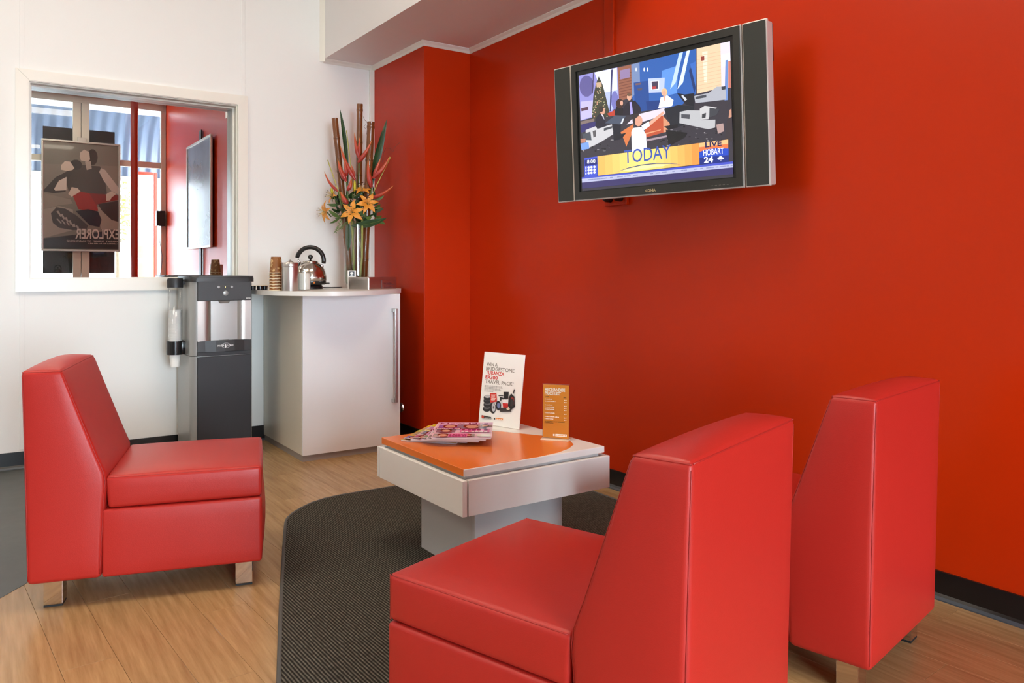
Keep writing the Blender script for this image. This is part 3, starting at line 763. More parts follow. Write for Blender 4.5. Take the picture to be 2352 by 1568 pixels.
p_ = P_.build('printed_list', M_PRINT, PH); p_.matrix_local = rot @ Matrix.Translation((0, -.0001, 0))

# ------------------------------------------------------------------ television
TVX, TVY, TVZ, TVA, TVT, TVW, TVH = -.277, -2.624, 1.680, math.radians(10.666), math.radians(2.814), 1.045, .611
tv = thing('television', 'wide black and silver flat screen television tilted on the red wall', 'television', (TVX, TVY, TVZ - TVH / 2), 0)
# local frame: x right (towards the viewer's right = -u), z up, facing -y
wd = Vector((-math.sin(TVA), math.cos(TVA), 0)); nn = Vector((-math.cos(TVA), -math.sin(TVA), 0)); up = Vector((0, 0, 1))
up2 = up * math.cos(TVT) + nn * math.sin(TVT); n2 = nn * math.cos(TVT) - up * math.sin(TVT)
rt = -wd; by = -n2
MT = Matrix(((rt.x, by.x, up2.x, 0), (rt.y, by.y, up2.y, 0), (rt.z, by.z, up2.z, 0), (0, 0, 0, 1)))
def tvp(mb, name, m, parent=tv, smooth=None):
    o = mb.build(name, m, parent, smooth)
    if parent is tv: o.matrix_local = Matrix.Translation((0, 0, TVH / 2)) @ MT
    return o
M_TVS = mat('silver_plastic', (206, 198, 190), .35, metal=.35)
M_TVB = mat('black_speaker_cloth', (44, 45, 40), .75)
M_TVG = mat('black_gloss_bezel', (34, 34, 30), .3)
w2, h2 = TVW / 2, TVH / 2
body = tvp(MB().box(-w2 + .004, w2 - .004, .012, .055, -h2 + .004, h2 - .004, .006), 'body', M_TVS)
for a, b in ((-w2, -.4225), (-.4185, .4185), (.4225, w2)):
    tvp(MB().box(a, b, 0, .014, -h2, h2, .0035), 'silver_surround', M_TVS)
for a, b in ((-w2 + .005, -.4275), (.4275, w2 - .005)):
    tvp(MB().box(a, b, -.003, .004, -h2 + .005, h2 - .005, .002), 'speaker_grille', M_TVB)
bz = MB()
SX, SZ0, SZ1 = .374, -.262, .250
bz.box(-.4135, -SX - .014, -.008, .006, -h2 + .006, h2 - .006).box(SX + .014, .4135, -.008, .006, -h2 + .006, h2 - .006)
bz.box(-SX - .014, SX + .014, -.008, .006, SZ1 + .02, h2 - .006).box(-SX - .014, SX + .014, -.008, .006, -h2 + .006, SZ0 - .004)
tvp(bz, 'bezel', M_TVG)
tvp(MB().box(-SX - .014, SX + .014, -.0012, .004, SZ0 - .004, SZ1 + .02), 'inner_bezel', mat('black_inner_bezel', (16, 16, 15), .25))
PT = Print(.000008)
L_ = lambda p: (p[0], p[1])
ht = homog([(277, 508), (1400, 247), (1424, 1255), (302, 1345)], [(-SX, SZ1), (SX, SZ1), (SX, SZ0 + .012), (-SX, SZ0 + .012)])
q_ = lambda *p: list(p)
PT.rect(-SX, SX, SZ0, SZ1, (58, 54, 66))
def tp(rgb, *p): PT.poly(list(p), rgb, ht)
def te(cx, cy, rx, ry, rgb): PT.ell(cx, cy, rx, ry, rgb, ht)
tp((150, 146, 214), (277, 508), (560, 445), (572, 690), (520, 780), (290, 842))
tp((232, 236, 255), (392, 482), (556, 448), (560, 620), (450, 650))
tp((186, 196, 250), (430, 640), (560, 615), (566, 690), (515, 770), (430, 740))
te(335, 585, 52, 80, (98, 92, 152)); te(540, 690, 26, 70, (120, 120, 190)); tp((196, 188, 232), (292, 700), (380, 690), (380, 810), (295, 838)); tp((92, 60, 84), (295, 750), (345, 738), (347, 760), (297, 772))
tp((62, 62, 112), (514, 462), (526, 460), (512, 772), (502, 774)); tp((70, 60, 96), (381, 488), (389, 486), (380, 640), (374, 640))
tp((64, 64, 50), (423, 512), (452, 575), (474, 660), (490, 730), (505, 800), (455, 850), (372, 838), (376, 760), (384, 660), (402, 570))
for _ in range(46):
    yy = RND.uniform(560, 820); ww = (yy - 510) * .2; te(428 + RND.uniform(-ww, ww), yy, 4.5, 5, RND.choice([(226, 214, 180), (196, 170, 120), (150, 150, 110), (214, 160, 130)]))
tp((206, 172, 140), (404, 560), (442, 556), (446, 590), (408, 594))
tp((152, 96, 76), (560, 448), (662, 424), (668, 668), (574, 700))
for k in range(9): tp((122, 72, 60), (572, 500 + 21 * k), (664, 478 + 21 * k), (664, 484 + 21 * k), (572, 506 + 21 * k))
tp((150, 128, 170), (580, 468), (650, 452), (650, 520), (582, 536))
tp((122, 142, 184), (662, 424), (722, 408), (728, 612), (668, 668))
tp((46, 96, 176), (722, 408), (1145, 305), (1142, 645), (985, 770), (690, 780), (668, 668), (728, 612))
tp((36, 76, 150), (680, 560), (790, 545), (795, 770), (690, 780)); tp((28, 60, 128), (770, 700), (905, 690), (890, 760), (780, 765))
tp((96, 150, 226), (890, 470), (1010, 430), (1000, 640), (920, 660), (880, 600))
tp((196, 218, 255), (1018, 338), (1046, 330), (992, 560), (950, 610)); tp((222, 238, 255), (1074, 322), (1098, 316), (1046, 560), (1004, 610))
tp((30, 56, 112), (1090, 470), (1110, 440), (1140, 600), (1130, 640)); tp((64, 112, 196), (1100, 420), (1142, 400), (1142, 600))
for xx in (698, 757, 782): te(xx, 462, 5, 15, (236, 240, 255))
tp((192, 204, 238), (787, 530), (910, 523), (905, 632), (792, 636)); tp((232, 234, 246), (806, 548), (868, 544), (868, 612), (808, 616)); tp((72, 62, 84), (812, 553), (860, 549), (860, 606), (814, 610)); tp((190, 70, 70), (816, 590), (846, 588), (846, 606), (816, 608))
tp((120, 90, 90), (690, 566), (735, 560), (730, 575), (695, 580)); tp((90, 80, 90), (706, 604), (745, 600), (738, 618), (712, 620))
tp((240, 206, 170), (1148, 304), (1330, 262), (1336, 600), (1150, 645)); tp((250, 232, 206), (1190, 330), (1230, 322), (1226, 560), (1205, 560))
for k in range(10): tp((226, 184, 144), (1150, 360 + 28 * k), (1332, 322 + 28 * k), (1332, 325 + 28 * k), (1150, 363 + 28 * k))
tp((150, 70, 60), (1180, 365), (1206, 360), (1206, 392), (1182, 396))
tp((236, 222, 238), (1328, 263), (1400, 247), (1410, 600), (1336, 600)); tp((250, 248, 255), (1335, 350), (1400, 335), (1404, 420), (1338, 440)); tp((112, 144, 206), (1366, 392), (1384, 388), (1382, 720), (1358, 720)); tp((200, 120, 106), (1386, 400), (1404, 396), (1410, 600), (1386, 600))
tp((56, 52, 62), (288, 850), (560, 800), (1000, 740), (1412, 690), (1422, 1010), (302, 1112))
tp((54, 48, 110), (292, 870), (400, 850), (404, 905), (296, 930)); tp((130, 112, 108), (292, 848), (392, 826), (392, 846), (292, 872))
tp((226, 216, 232), (628, 872), (700, 800), (900, 752), (935, 770), (900, 806), (760, 850)); tp((192, 82, 52), (755, 872), (898, 808), (900, 936), (770, 972)); tp((216, 150, 116), (898, 812), (950, 870), (925, 930), (900, 936))
tp((216, 122, 70), (584, 930), (680, 868), (672, 930), (625, 1040), (610, 990)); tp((190, 66, 50), (486, 790), (540, 765), (545, 805), (500, 812)); tp((170, 150, 160), (775, 985), (935, 955), (930, 970), (780, 1000)); tp((226, 160, 120), (760, 940), (880, 912), (880, 918), (766, 950))
for _ in range(90): te(RND.choice([RND.uniform(880, 1400), RND.uniform(300, 600)]), RND.uniform(890, 1070), RND.uniform(3, 13), RND.uniform(2, 7), RND.choice([(30, 28, 34), (20, 20, 24), (150, 146, 150), (96, 94, 100), (40, 38, 44)]))
tp((36, 34, 50), (398, 890), (404, 822), (430, 790), (462, 800), (476, 880), (470, 900)); tp((226, 222, 238), (440, 792), (458, 802), (466, 838)); te(452, 772, 19, 26, (214, 158, 134)); te(441, 758, 18, 22, (60, 48, 46))
tp((32, 28, 36), (540, 802), (552, 738), (600, 752), (608, 806)); te(578, 716, 28, 36, (66, 42, 38)); te(592, 712, 11, 18, (218, 164, 142))
tp((36, 32, 46), (600, 806), (606, 742), (640, 702), (690, 694), (728, 740), (736, 775), (706, 800)); tp((172, 162, 232), (650, 706), (666, 704), (676, 792), (656, 800)); te(648, 668, 17, 26, (222, 168, 142)); te(648, 650, 18, 11, (110, 84, 66))
tp((250, 248, 255), (862, 752), (866, 740), (880, 672), (930, 656), (976, 692), (966, 736), (940, 745)); te(908, 632, 23, 30, (228, 192, 148)); te(906, 640, 13, 20, (226, 170, 148)); tp((224, 170, 150), (898, 664), (918, 660), (908, 706))
tp((178, 180, 190), (1130, 662), (1240, 640), (1300, 592), (1366, 590), (1372, 690), (1140, 716)); tp((70, 74, 84), (1140, 668), (1222, 652), (1222, 672), (1140, 688)); tp((60, 62, 72), (1336, 592), (1368, 588), (1366, 612), (1338, 618))
tp((30, 32, 42), (1002, 640), (1060, 650), (1132, 640), (1130, 740), (1070, 730)); tp((210, 214, 226), (1034, 660), (1046, 654), (1078, 688), (1062, 698))
tp((34, 38, 48), (905, 762), (1012, 728), (1130, 742), (1102, 860), (1010, 895), (960, 900)); tp((26, 26, 32), (905, 890), (1010, 872), (1005, 900), (935, 912)); tp((24, 24, 28), (918, 915), (1080, 940), (1060, 975), (940, 1040))
tp((190, 190, 194), (1022, 782), (1080, 770), (1180, 772), (1180, 845), (1290, 842), (1288, 902), (1236, 914), (1020, 866)); tp((204, 202, 204), (1172, 760), (1210, 736), (1302, 752), (1250, 800), (1238, 838), (1180, 842)); tp((64, 66, 74), (1246, 752), (1322, 764), (1300, 806), (1244, 826)); tp((80, 82, 90), (1034, 798), (1098, 802), (1096, 836), (1034, 828)); tp((60, 60, 66), (1190, 800), (1220, 790), (1216, 826), (1188, 832))
tp((206, 204, 208), (330, 912), (402, 884), (415, 905), (520, 870), (530, 945), (440, 1002), (345, 1048), (330, 1000)); tp((74, 80, 90), (304, 942), (364, 924), (372, 988), (312, 984)); tp((70, 72, 80), (462, 900), (522, 884), (522, 900), (462, 920)); tp((96, 92, 96), (380, 920), (404, 912), (404, 960), (386, 968))
tp((74, 84, 104), (470, 862), (545, 804), (624, 808), (588, 872)); tp((28, 30, 44), (528, 868), (586, 872), (578, 985), (534, 992)); tp((30, 30, 40), (536, 955), (626, 935), (600, 970), (545, 990)); tp((220, 224, 236), (598, 830), (612, 826), (596, 870), (584, 866)); tp((120, 160, 236), (292, 1012), (350, 1000), (356, 1050), (300, 1060)); tp((190, 130, 110), (292, 976), (330, 974), (326, 1004), (294, 1008))
tp((58, 50, 56), (1380, 830), (1414, 800), (1420, 1000), (1360, 1010)); tp((206, 150, 126), (1396, 770), (1412, 760), (1414, 822), (1390, 832)); tp((180, 150, 146), (1296, 880), (1350, 870), (1356, 930), (1310, 950))
tp((246, 246, 255), (664, 930), (676, 900), (740, 892), (772, 950), (778, 1070), (668, 1082)); tp((246, 246, 255), (738, 884), (792, 850), (802, 884), (756, 918)); tp((226, 170, 146), (794, 856), (900, 776), (910, 792), (806, 880)); te(716, 846, 30, 42, (222, 160, 136)); tp((54, 44, 46), (668, 820), (684, 795), (722, 788), (716, 812), (692, 830), (690, 876), (676, 860))
# lower third
tp((66, 86, 206), (318, 1122), (414, 1108), (416, 1252), (322, 1264)); tp((36, 42, 120), (322, 1135), (412, 1122), (413, 1168), (323, 1180))
for k in range(14):
    f0, f1 = k / 14, (k + 1) / 14; g = 1 - abs((f0 + f1) / 2 - .42) / .55; g = max(0, min(1, g)) ** .7
    c_ = (int(238 + 14 * g), int(150 + 86 * g), int(70 + 66 * g))
    T0 = lambda f: (415 + 750 * f, 1108 - 90 * f); B0 = lambda f: (420 + 750 * f, 1252 - 74 * f)
    tp(c_, T0(f0), T0(f1), B0(f1), B0(f0))
arc = [(552, 1228), (640, 1196), (740, 1174), (850, 1164), (950, 1166), (1042, 1180)]
tp((40, 70, 130), *(arc + [(950, 1171), (850, 1170), (740, 1181), (640, 1202)]))
tp((252, 240, 170), (600, 1216), (740, 1184), (850, 1174), (940, 1176), (900, 1188), (640, 1222))
PT.text('TODAY', ht((612, 1164)), ht((958, 1128)), .058, (62, 88, 176), bold=.004)
PT.text('8:00', ht((340, 1162)), ht((400, 1156)), .017, (255, 255, 255), bold=.01)
for r_ in range(3):
    for c2_ in range(3): te(351 + 21 * c2_, 1190 + 21 * r_ - 2 * c2_, 8.5, 9, (255, 255, 255))
    tp((255, 255, 255), (328, 1184 + 22 * r_), (336, 1183 + 22 * r_), (336, 1198 + 22 * r_), (328, 1199 + 22 * r_))
tp((246, 190, 130), (1166, 1019), (1387, 993), (1387, 1062), (1170, 1084)); tp((232, 120, 70), (1168, 1050), (1387, 1026), (1387, 1062), (1170, 1084)); PT.text('LIVE', ht((1214, 1052)), ht((1338, 1038)), .020, (34, 30, 84), bold=.03)
tp((34, 74, 196), (1168, 1086), (1225, 1066), (1300, 1058), (1390, 1062), (1390, 1164), (1172, 1180)); tp((24, 44, 130), (1171, 1130), (1389, 1112), (1390, 1164), (1172, 1180))
PT.text('HOBART', ht((1200, 1114)), ht((1354, 1100)), .024, (255, 255, 255), bold=.012); PT.text('24', ht((1204, 1168)), ht((1274, 1162)), .023, (255, 255, 255), bold=.03)
te(1330, 1132, 14, 13, (255, 255, 255)); te(1318, 1138, 12, 8, (255, 255, 255)); te(1342, 1136, 13, 8, (255, 255, 255)); te(1328, 1152, 2, 4, (255, 255, 255)); te(1338, 1150, 2, 4, (255, 255, 255))
tp((70, 84, 200), (418, 1254), (1423, 1160), (1424, 1178), (302, 1280), (302, 1262)); tp((186, 190, 220), (302, 1274), (1424, 1178), (1424, 1206), (303, 1302))
for k in range(40): f0 = RND.random(); tp((140, 146, 190), (310 + 1100 * f0, 1282 - 94 * f0), (330 + 1100 * f0, 1280 - 94 * f0), (330 + 1100 * f0, 1288 - 94 * f0), (310 + 1100 * f0, 1290 - 94 * f0))
tp((56, 50, 104), (303, 1302), (1424, 1206), (1424, 1256), (304, 1347))
scr = tvp(MB().box(-SX, SX, -.0022, .002, SZ0, SZ1), 'screen', mat('dark_screen_glass', (14, 14, 16), .08, coat=.5))
pic = PT.build('screen_picture', print_mat('lit_screen', .1, emit=TV_E), tv); pic.matrix_local = Matrix.Translation((0, 0, TVH / 2)) @ MT @ Matrix.Translation((0, -.0024, 0))
PB_ = Print(.0001); PB_.text('CONIA', (-.028, -.2905), (.022, -.2905), .011, (198, 176, 130), bold=.03)
PC_ = Print(.0001)
for k in range(6): PC_.rect(.28 + .017 * k, .29 + .017 * k, -.2890, -.2875, (120, 118, 110))
lt = PB_.build('maker_lettering', M_PRINT, tv); lt.matrix_local = Matrix.Translation((0, 0, TVH / 2)) @ MT @ Matrix.Translation((0, -.0082, 0))
lt = PC_.build('control_markings', M_PRINT, tv); lt.matrix_local = Matrix.Translation((0, 0, TVH / 2)) @ MT @ Matrix.Translation((0, -.0082, 0))
bk = tvp(MB().box(-.3, .3, .055, .085, -.16, .16, .004).box(.44, w2 - .012, .055, .075, .16, .30, .004), 'rear_housing', mat('black_plastic', (20, 20, 20), .4))
br = thing('wall_bracket', 'black swivel bracket holding the television off the red wall', 'bracket', (0, -2.6, 1.5))
MB().box(-.012, 0, -.12, .12, 0, .34, .003).build('wall_plate', mat('black_plastic'), br)
MB().box(-.19, -.01, -.03, .03, .13, .19, .004).build('arm', mat('black_plastic'), br)
du = thing('cable_duct', 'flat red painted cable cover running up the red wall above the television', 'cable cover', (0, -2.06, 1.45))
MB().box(-.011, 0, -.034, .034, 0, Z_S - 1.45 - .026, .003).build('cover', M_RED, du)
MB().box(-.014, -.010, -.0345, -.029, 0, Z_S - 1.45 - .026, .001).build('rib', M_RED, du)
so = thing('power_socket', 'red painted power socket with black plugs just below the television', 'socket', (0, -2.118, 1.378))
MB().box(-.022, 0, -.078, .078, 0, .045, .004).build('face_plate', M_RED, so)
for yy in (.03, -.045): MB().lathe([(0, 0), (.018, 0), (.018, .03), (.010, .045), (0, .045)], 14, Matrix.Translation((-.022, yy, .034)) @ Matrix.Rotation(-PI / 2, 4, 'Y')).build('plug', mat('black_plastic'), so, 40)

# ------------------------------------------------------------------ water cooler
CX0, CX1, CY0, CY1, CH = -1.600, -1.258, -.42, -.075, 1.005
wc = thing('water_cooler', 'silver and black floor standing water cooler against the white wall', 'water cooler', ((CX0 + CX1) / 2, CY0, 0))
cw_, cd_ = CX1 - CX0, CY1 - CY0
M_SIL = mat('silver_painted_metal', (168, 168, 164), .34, metal=.55)
M_CHAR = mat('charcoal_plastic', (46, 46, 46), .42)
M_CHARD = mat('dark_charcoal_panel', (36, 37, 40), .45)
def rrect(x0, x1, y0, y1, rf, rb, n=6):
    p = []
    for cx, cy, r, a0 in ((x1 - rb, y1 - rb, rb, 0), (x0 + rb, y1 - rb, rb, 90), (x0 + rf, y0 + rf, rf, 180), (x1 - rf, y0 + rf, rf, 270)):
        p += [(cx + r * math.cos(math.radians(a0 + 90 * k / n)), cy + r * math.sin(math.radians(a0 + 90 * k / n))) for k in range(n + 1)]
    return p
h_ = cw_ / 2
cab_out = rrect(-h_, h_, .004, cd_, .045, .008)
MB().prism(cab_out, .0, .588).build('lower_case', M_SIL, wc, 40)
MB().prism(cab_out, .591, 1.0).build('upper_case', M_SIL, wc, 40)
MB().prism(rrect(-h_ - .004, h_ + .004, -.016, cd_, .04, .02), 1.0, 1.034, bev=.014).build('lid', M_CHAR, wc, 40)
px0, px1 = -h_ + .032, h_ - .018
MB().box(px0, px1, -.012, .02, .02, .586, .003).build('lower_door', M_CHARD, wc)
ctl = MB().box(px0, px1, -.016, .02, .895, 1.004, .003).build('control_panel', M_CHAR, wc)
M_BTN = mat('grey_button', (150, 150, 146), .35, metal=.4)
bxc = (px0 + px1) / 2
RX = Matrix.Rotation(PI / 2, 4, 'X')
MB().lathe([(0, 0), (.0145, 0), (.0145, .003), (.012, .004), (0, .004)], 20, Matrix.Translation((bxc + .003, -.0155, .937)) @ RX).build('button', M_BTN, ctl, 40)
for dx in (-.035, .036): MB().lathe([(0, 0), (.007, 0), (.007, .003), (0, .0035)], 14, Matrix.Translation((bxc + dx, -.0155, .972)) @ RX).build('button', M_BTN, ctl, 40)
MB().lathe([(0, 0), (.0022, 0), (.0022, .003), (0, .003)], 8, Matrix.Translation((bxc + .001, -.0155, .972)) @ RX).build('indicator_lamp', mat('lit_led', (255, 240, 150), .4, emit=(255, 236, 140), estr=3), ctl)
MB().box(bxc - .04, bxc + .04, -.0168, -.0155, .960, .984, .0005).build('display_strip', mat('black_gloss_bezel'), ctl)
# wavy brushed alcove
vv = []; ff = []; NX, NZ = 40, 10
for i in range(NX + 1):
    u_ = i / NX; wv = -.012 + .10 * (0.5 - 0.5 * math.cos(2 * PI * min(max((u_ - .10) / .80, 0), 1))) ** 1.6
    for j in range(NZ + 1): vv.append((px0 + (px1 - px0) * u_, wv, .672 + .226 * j / NZ))
for i in range(NX):
    for j in range(NZ): ff.append((i * (NZ + 1) + j, (i + 1) * (NZ + 1) + j, (i + 1) * (NZ + 1) + j + 1, i * (NZ + 1) + j + 1))
MB().add(vv, ff).build('dispensing_alcove', mat('brushed_alcove', (176, 172, 166), .32, metal=.9), wc, True)
MB().lathe([(0, 0), (.035, .0), (.042, .012), (.042, .02), (0, .02)], 24, Matrix.Translation((bxc, .03, .880))).build('outlet_cover', M_SIL, wc, 40)
trn = [(px0, -.012), (px0 + .04, -.014), (bxc - .05, -.022), (bxc, -.024), (bxc + .05, -.022), (px1 - .04, -.014), (px1, -.012), (px1, .09), (px0, .09)]
dt = MB().prism(trn, .612, .674, bev=.003).build('drip_tray', M_CHAR, wc)
MB().box(px0, px1, -.011, .05, .590, .611, .002).build('tray_skirt', M_CHARD, wc)
MB().prism([(bxc + .06 * math.cos(2 * PI * k / 20), .035 + .035 * math.sin(2 * PI * k / 20)) for k in range(20)], .674, .676).build('tray_grille', mat('dull_metal', (110, 108, 100), .5, metal=.6), dt)
PW_ = Print(.0002)
for tx_, a_, b_ in (('WATER', -.046, -.006), ('LOGIC', .009, .046)):
    pl_ = Print(.0002); pl_.text(tx_, (a_, .640), (b_, .640), .0098, (222, 222, 220), bold=.03); pl_.build('maker_lettering', M_PRINT, wc, (bxc, -.0249, 0))
el = [(.002 + .024 * math.cos(2 * PI * k / 28), .645 + .014 * math.sin(2 * PI * k / 28)) for k in range(28)]; el2 = [(.002 + .0225 * math.cos(2 * PI * k / 28), .645 + .0125 * math.sin(2 * PI * k / 28)) for k in range(28)]
PW_.many([[el[k], el[(k + 1) % 28], el2[(k + 1) % 28], el2[k]] for k in range(28)], (200, 200, 200))
PW_.poly([(-.002, .632), (.005, .635), (.004, .645), (.002, .656), (-.002, .648), (-.004, .640)], (236, 236, 236))
PW_.build('maker_emblem', M_PRINT, wc, (bxc, -.0246, 0))
PF = Print(.0002); PF.bars((0, 0), (.024, 0), .010, (196, 196, 192), seed=52); PF.build('model_lettering', M_PRINT, wc, (px1 - .030, -.0163, .903))
# cup dispenser on the side of the cooler
DXc, DYc, DR = -h_ - .048, .17, .0385
cdp = MB().lathe([(DR, .775), (DR, .985), (DR - .002, .985), (DR - .002, .775)], 28, Matrix.Translation((DXc, DYc, -.21))).build('cup_tube', thin_glass('clear_tube', (.99, .99, .99), 1.2), wc, True)
cdp.data.transform(Matrix.Translation((0, 0, .0)))
# tube spans collar to cap
for v_ in cdp.data.vertices: v_.co.z = .60 + (v_.co.z - .565) / .21 * .375
MB().lathe([(0, .0), (DR + .004, 0), (DR + .005, .040), (DR, .052), (0, .054)], 28, Matrix.Translation((DXc, DYc, .968))).build('tube_cap', M_CHARD, wc, 40)
MB().box(DXc + .02, -h_ + .01, DYc - .02, DYc + .02, .985, 1.008, .004).build('cap_bracket', M_CHARD, wc)
cl_ = MB(); cl_.lathe([(DR + .001, .592), (DR + .007, .592), (DR + .007, .668), (DR + .001, .668)], 28, Matrix.Translation((DXc, DYc, 0)))
cl_.box(DXc + .02, -h_ + .008, DYc - .036, DYc + .036, .592, .668, .006)
cl_.build('tube_collar', mat('black_gloss_plastic', (20, 19, 20), .22), wc, 40)
# white cups inside the tube
M_CUPW = mat('white_paper_cup', (242, 240, 234), .5)
def cup_mesh(name, m_, m_rim=None, rt_=.0335, rb_=.024, hh=.088, flip=False):
    pr_ = [(0, .004), (rb_ - .001, .004), (rb_, 0), (rt_ - .001, hh - .003), (rt_ + .0012, hh - .004), (rt_ + .0020, hh - .002), (rt_ + .0012, hh), (rt_ - .001, hh - .001), (rb_ - .0012, .006), (0, .006)]
    return pr_
gx, gy = (CX0 + CX1) / 2 + DXc, CY0 + DYc
pc = MB().lathe(cup_mesh('c', None), 24).build('paper_cup', M_CUPW, None, 50)
pc.location = (gx, gy, .522); tag(pc, 'lowest white paper cup poking out below the black collar', 'cup', 'white cups in the dispenser tube')
ORD = ['', 'second', 'third', 'fourth', 'fifth', 'sixth', 'seventh', 'eighth', 'ninth', 'tenth', 'eleventh', 'twelfth', 'thirteenth', 'fourteenth', 'fifteenth', 'sixteenth', 'seventeenth', 'eighteenth', 'nineteenth', 'twentieth', 'twenty-first', 'twenty-second', 'twenty-third', 'twenty-fourth', 'twenty-fifth', 'twenty-sixth']
for k in range(1, 27):
    c_ = pc.copy(); COL.objects.link(c_); c_.location = (gx, gy, .522 + .0085 * k + (.012 if k > 1 else 0)); c_['label'] = 'white paper cup in the clear dispenser tube, ' + ('topmost of the stack' if k == 26 else '%s from the top' % ORD[26 - k])

# ------------------------------------------------------------------ cabinet and counter top
KX0, KX1, KY = -1.078, -.482, -.7245
cb = thing('corner_cabinet', 'white laminate cabinet with a tall bar handle in the corner', 'cabinet', (KX0, KY, 0))
kw, kd, kz = KX1 - KX0, -KY, .925
M_DOOR = mat('white_cabinet_door', (232, 234, 235), .35)
M_SIDE = mat('white_cabinet_side', (214, 209, 194), .38)
MB().box(0, .018, .020, kd - .012, .035, kz, .001).build('side_panel', M_SIDE, cb)
MB().box(kw - .018, kw, .020, kd - .012, .035, kz, .001).build('side_panel', M_SIDE, cb)
MB().box(.018, kw - .018, .022, kd - .012, .035, .053).build('bottom_panel', M_SIDE, cb)
MB().box(.018, kw - .018, .022, kd - .012, kz - .018, kz).build('top_panel', M_SIDE, cb)
MB().box(.018, kw - .018, kd - .02, kd - .012, .053, kz - .018).build('back_panel', M_SIDE, cb)
MB().box(.004, kw - .004, .012, kd - .02, 0, .035).build('plinth', mat('grey_plinth', (150, 142, 136), .5), cb)
dr = MB().box(0, kw, 0, .018, .035, kz, .0012).build('door', M_DOOR, cb)
hx = kw - .052
MB().box(hx, hx + .020, -.040, -.030, .285, .838, .002).build('handle', M_STEEL, dr)
for zz in (.285, .818): MB().box(hx - .006, hx + .012, -.034, .0, zz, zz + .02, .002).build('handle_post', M_STEEL, dr)

def spline(pts, n=8, closed=False):
    out = []; N = len(pts)
    for i in range(N - 1):
        p0, p1, p2, p3 = (Vector(pts[max(i - 1, 0)]), Vector(pts[i]), Vector(pts[i + 1]), Vector(pts[min(i + 2, N - 1)]))
        for k in range(n):
            t = k / n; out.append(.5 * ((2 * p1) + (p2 - p0) * t + (2 * p0 - 5 * p1 + 4 * p2 - p3) * t * t + (3 * p1 - p0 - 3 * p2 + p3) * t ** 3))
    return out + [Vector(pts[-1])]
CT = .951
cpts = [(-.345, -.012), (-.337, -.25), (-.34, -.42), (-.375, -.52), (-.44, -.61), (-.54, -.72), (-.66, -.83), (-.80, -.915), (-.94, -.945), (-1.06, -.90), (-1.15, -.80), (-1.21, -.68), (-1.235, -.55), (-1.238, -.40), (-1.236, -.2), (-1.234, -.012)]
ct = MB().prism([(p.x, p.y) for p in spline(cpts, 6)], .926, CT, bev=.003).build('counter_top', M_LAM, None, 40)
tag(ct, 'curved white counter top resting on the corner cabinet', 'counter top')

# ------------------------------------------------------------------ things on the counter
def on_counter(px, y, row=660):
    p = at_y(px, row, y); return (p.x, p.y, CT)

# brown paper cups, upside down, stacked
def kraft():
    m = bpy.data.materials.new('brown_printed_cup'); m.use_nodes = True
    nt = m.node_tree; b = nt.nodes['Principled BSDF']; tc = nt.nodes.new('ShaderNodeTexCoord')
    n = nt.nodes.new('ShaderNodeTexNoise'); n.inputs['Scale'].default_value = 55; n.inputs['Detail'].default_value = 2; nt.links.new(tc.outputs['Object'], n.inputs['Vector'])
    r = nt.nodes.new('ShaderNodeValToRGB'); e = r.color_ramp.elements; e[0].position = .56; e[0].color = (*lin((136, 84, 36)), 1); e[1].position = .66; e[1].color = (*lin((206, 168, 118)), 1)
    nt.links.new(n.outputs['Fac'], r.inputs[0]); nt.links.new(r.outputs[0], b.inputs['Base Color']); b.inputs['Roughness'].default_value = .5
    return m
M_KRAFT = kraft(); M_RIM = mat('cream_cup_rim', (236, 220, 188), .5)
def brown_cup():
    t = thing('coffee_cup', 'brown patterned paper cup, topmost of the upturned stack on the counter', 'cup', (0, 0, 0), 0, 'upturned brown cups on the counter')
    MB().lathe([(.0365, .002), (.0275, .091), (.026, .093), (.026, .088), (0, .088)], 24).build('sleeve', M_KRAFT, t, 50)
    MB().lathe([(.0355, .0), (.0385, .0), (.0392, .002), (.0385, .0042), (.0365, .0042)], 24).build('rim', M_RIM, t, True)
    return t
bc = brown_cup(); ccp = on_counter(634, -.575); N_CUP = 7
names = ['second', 'third', 'fourth', 'fifth', 'sixth']
for k in range(N_CUP):
    o = bc if k == N_CUP - 1 else copy_tree(bc)
    o.location = (ccp[0], ccp[1], CT + .0162 * k)
    if k < N_CUP - 1: o['label'] = 'brown patterned paper cup, lowest of the upturned stack on the counter' if k == 0 else 'brown paper cup, %s from the bottom of the upturned stack' % names[k - 1]

cn = thing('storage_canister', 'brushed steel canister with pyramid knob in front of the kettle', 'canister', on_counter(666, -.70))
M_CAN = mat('brushed_canister_steel', (204, 200, 194), .28, metal=.95)
MB().lathe([(0, 0), (.0435, 0), (.044, .002), (.044, .135), (0, .135)], 32).build('body', M_CAN, cn, 40)
ld = MB().lathe([(.0445, .132), (.0452, .134), (.0452, .154), (.043, .157), (0, .157)], 32).build('lid', M_CAN, cn, 40)
MB().add([(-.017, -.017, .157), (.017, -.017, .157), (.017, .017, .157), (-.017, .017, .157), (0, 0, .174)], [(0, 1, 4), (1, 2, 4), (2, 3, 4), (3, 0, 4)]).build('knob', M_CAN, ld)
jr = thing('sugar_jar', 'glass jar of white sugar between the canister and the kettle', 'jar', on_counter(698.5, -.63))
MB().lathe([(0, .0), (.032, 0), (.0355, .004), (.0355, .118), (.0365, .122), (.034, .122), (.0335, .006), (0, .004)], 28).build('glass', thin_glass('jar_glass', (.97, .98, .97), 1.0), jr, 50)
MB().lathe([(0, .0045), (.033, .0065), (.033, .095), (.02, .099), (0, .1)], 28).build('sugar', mat('white_sugar', (246, 242, 234), .9), jr, 60)
pdc = on_counter(598, -.40)
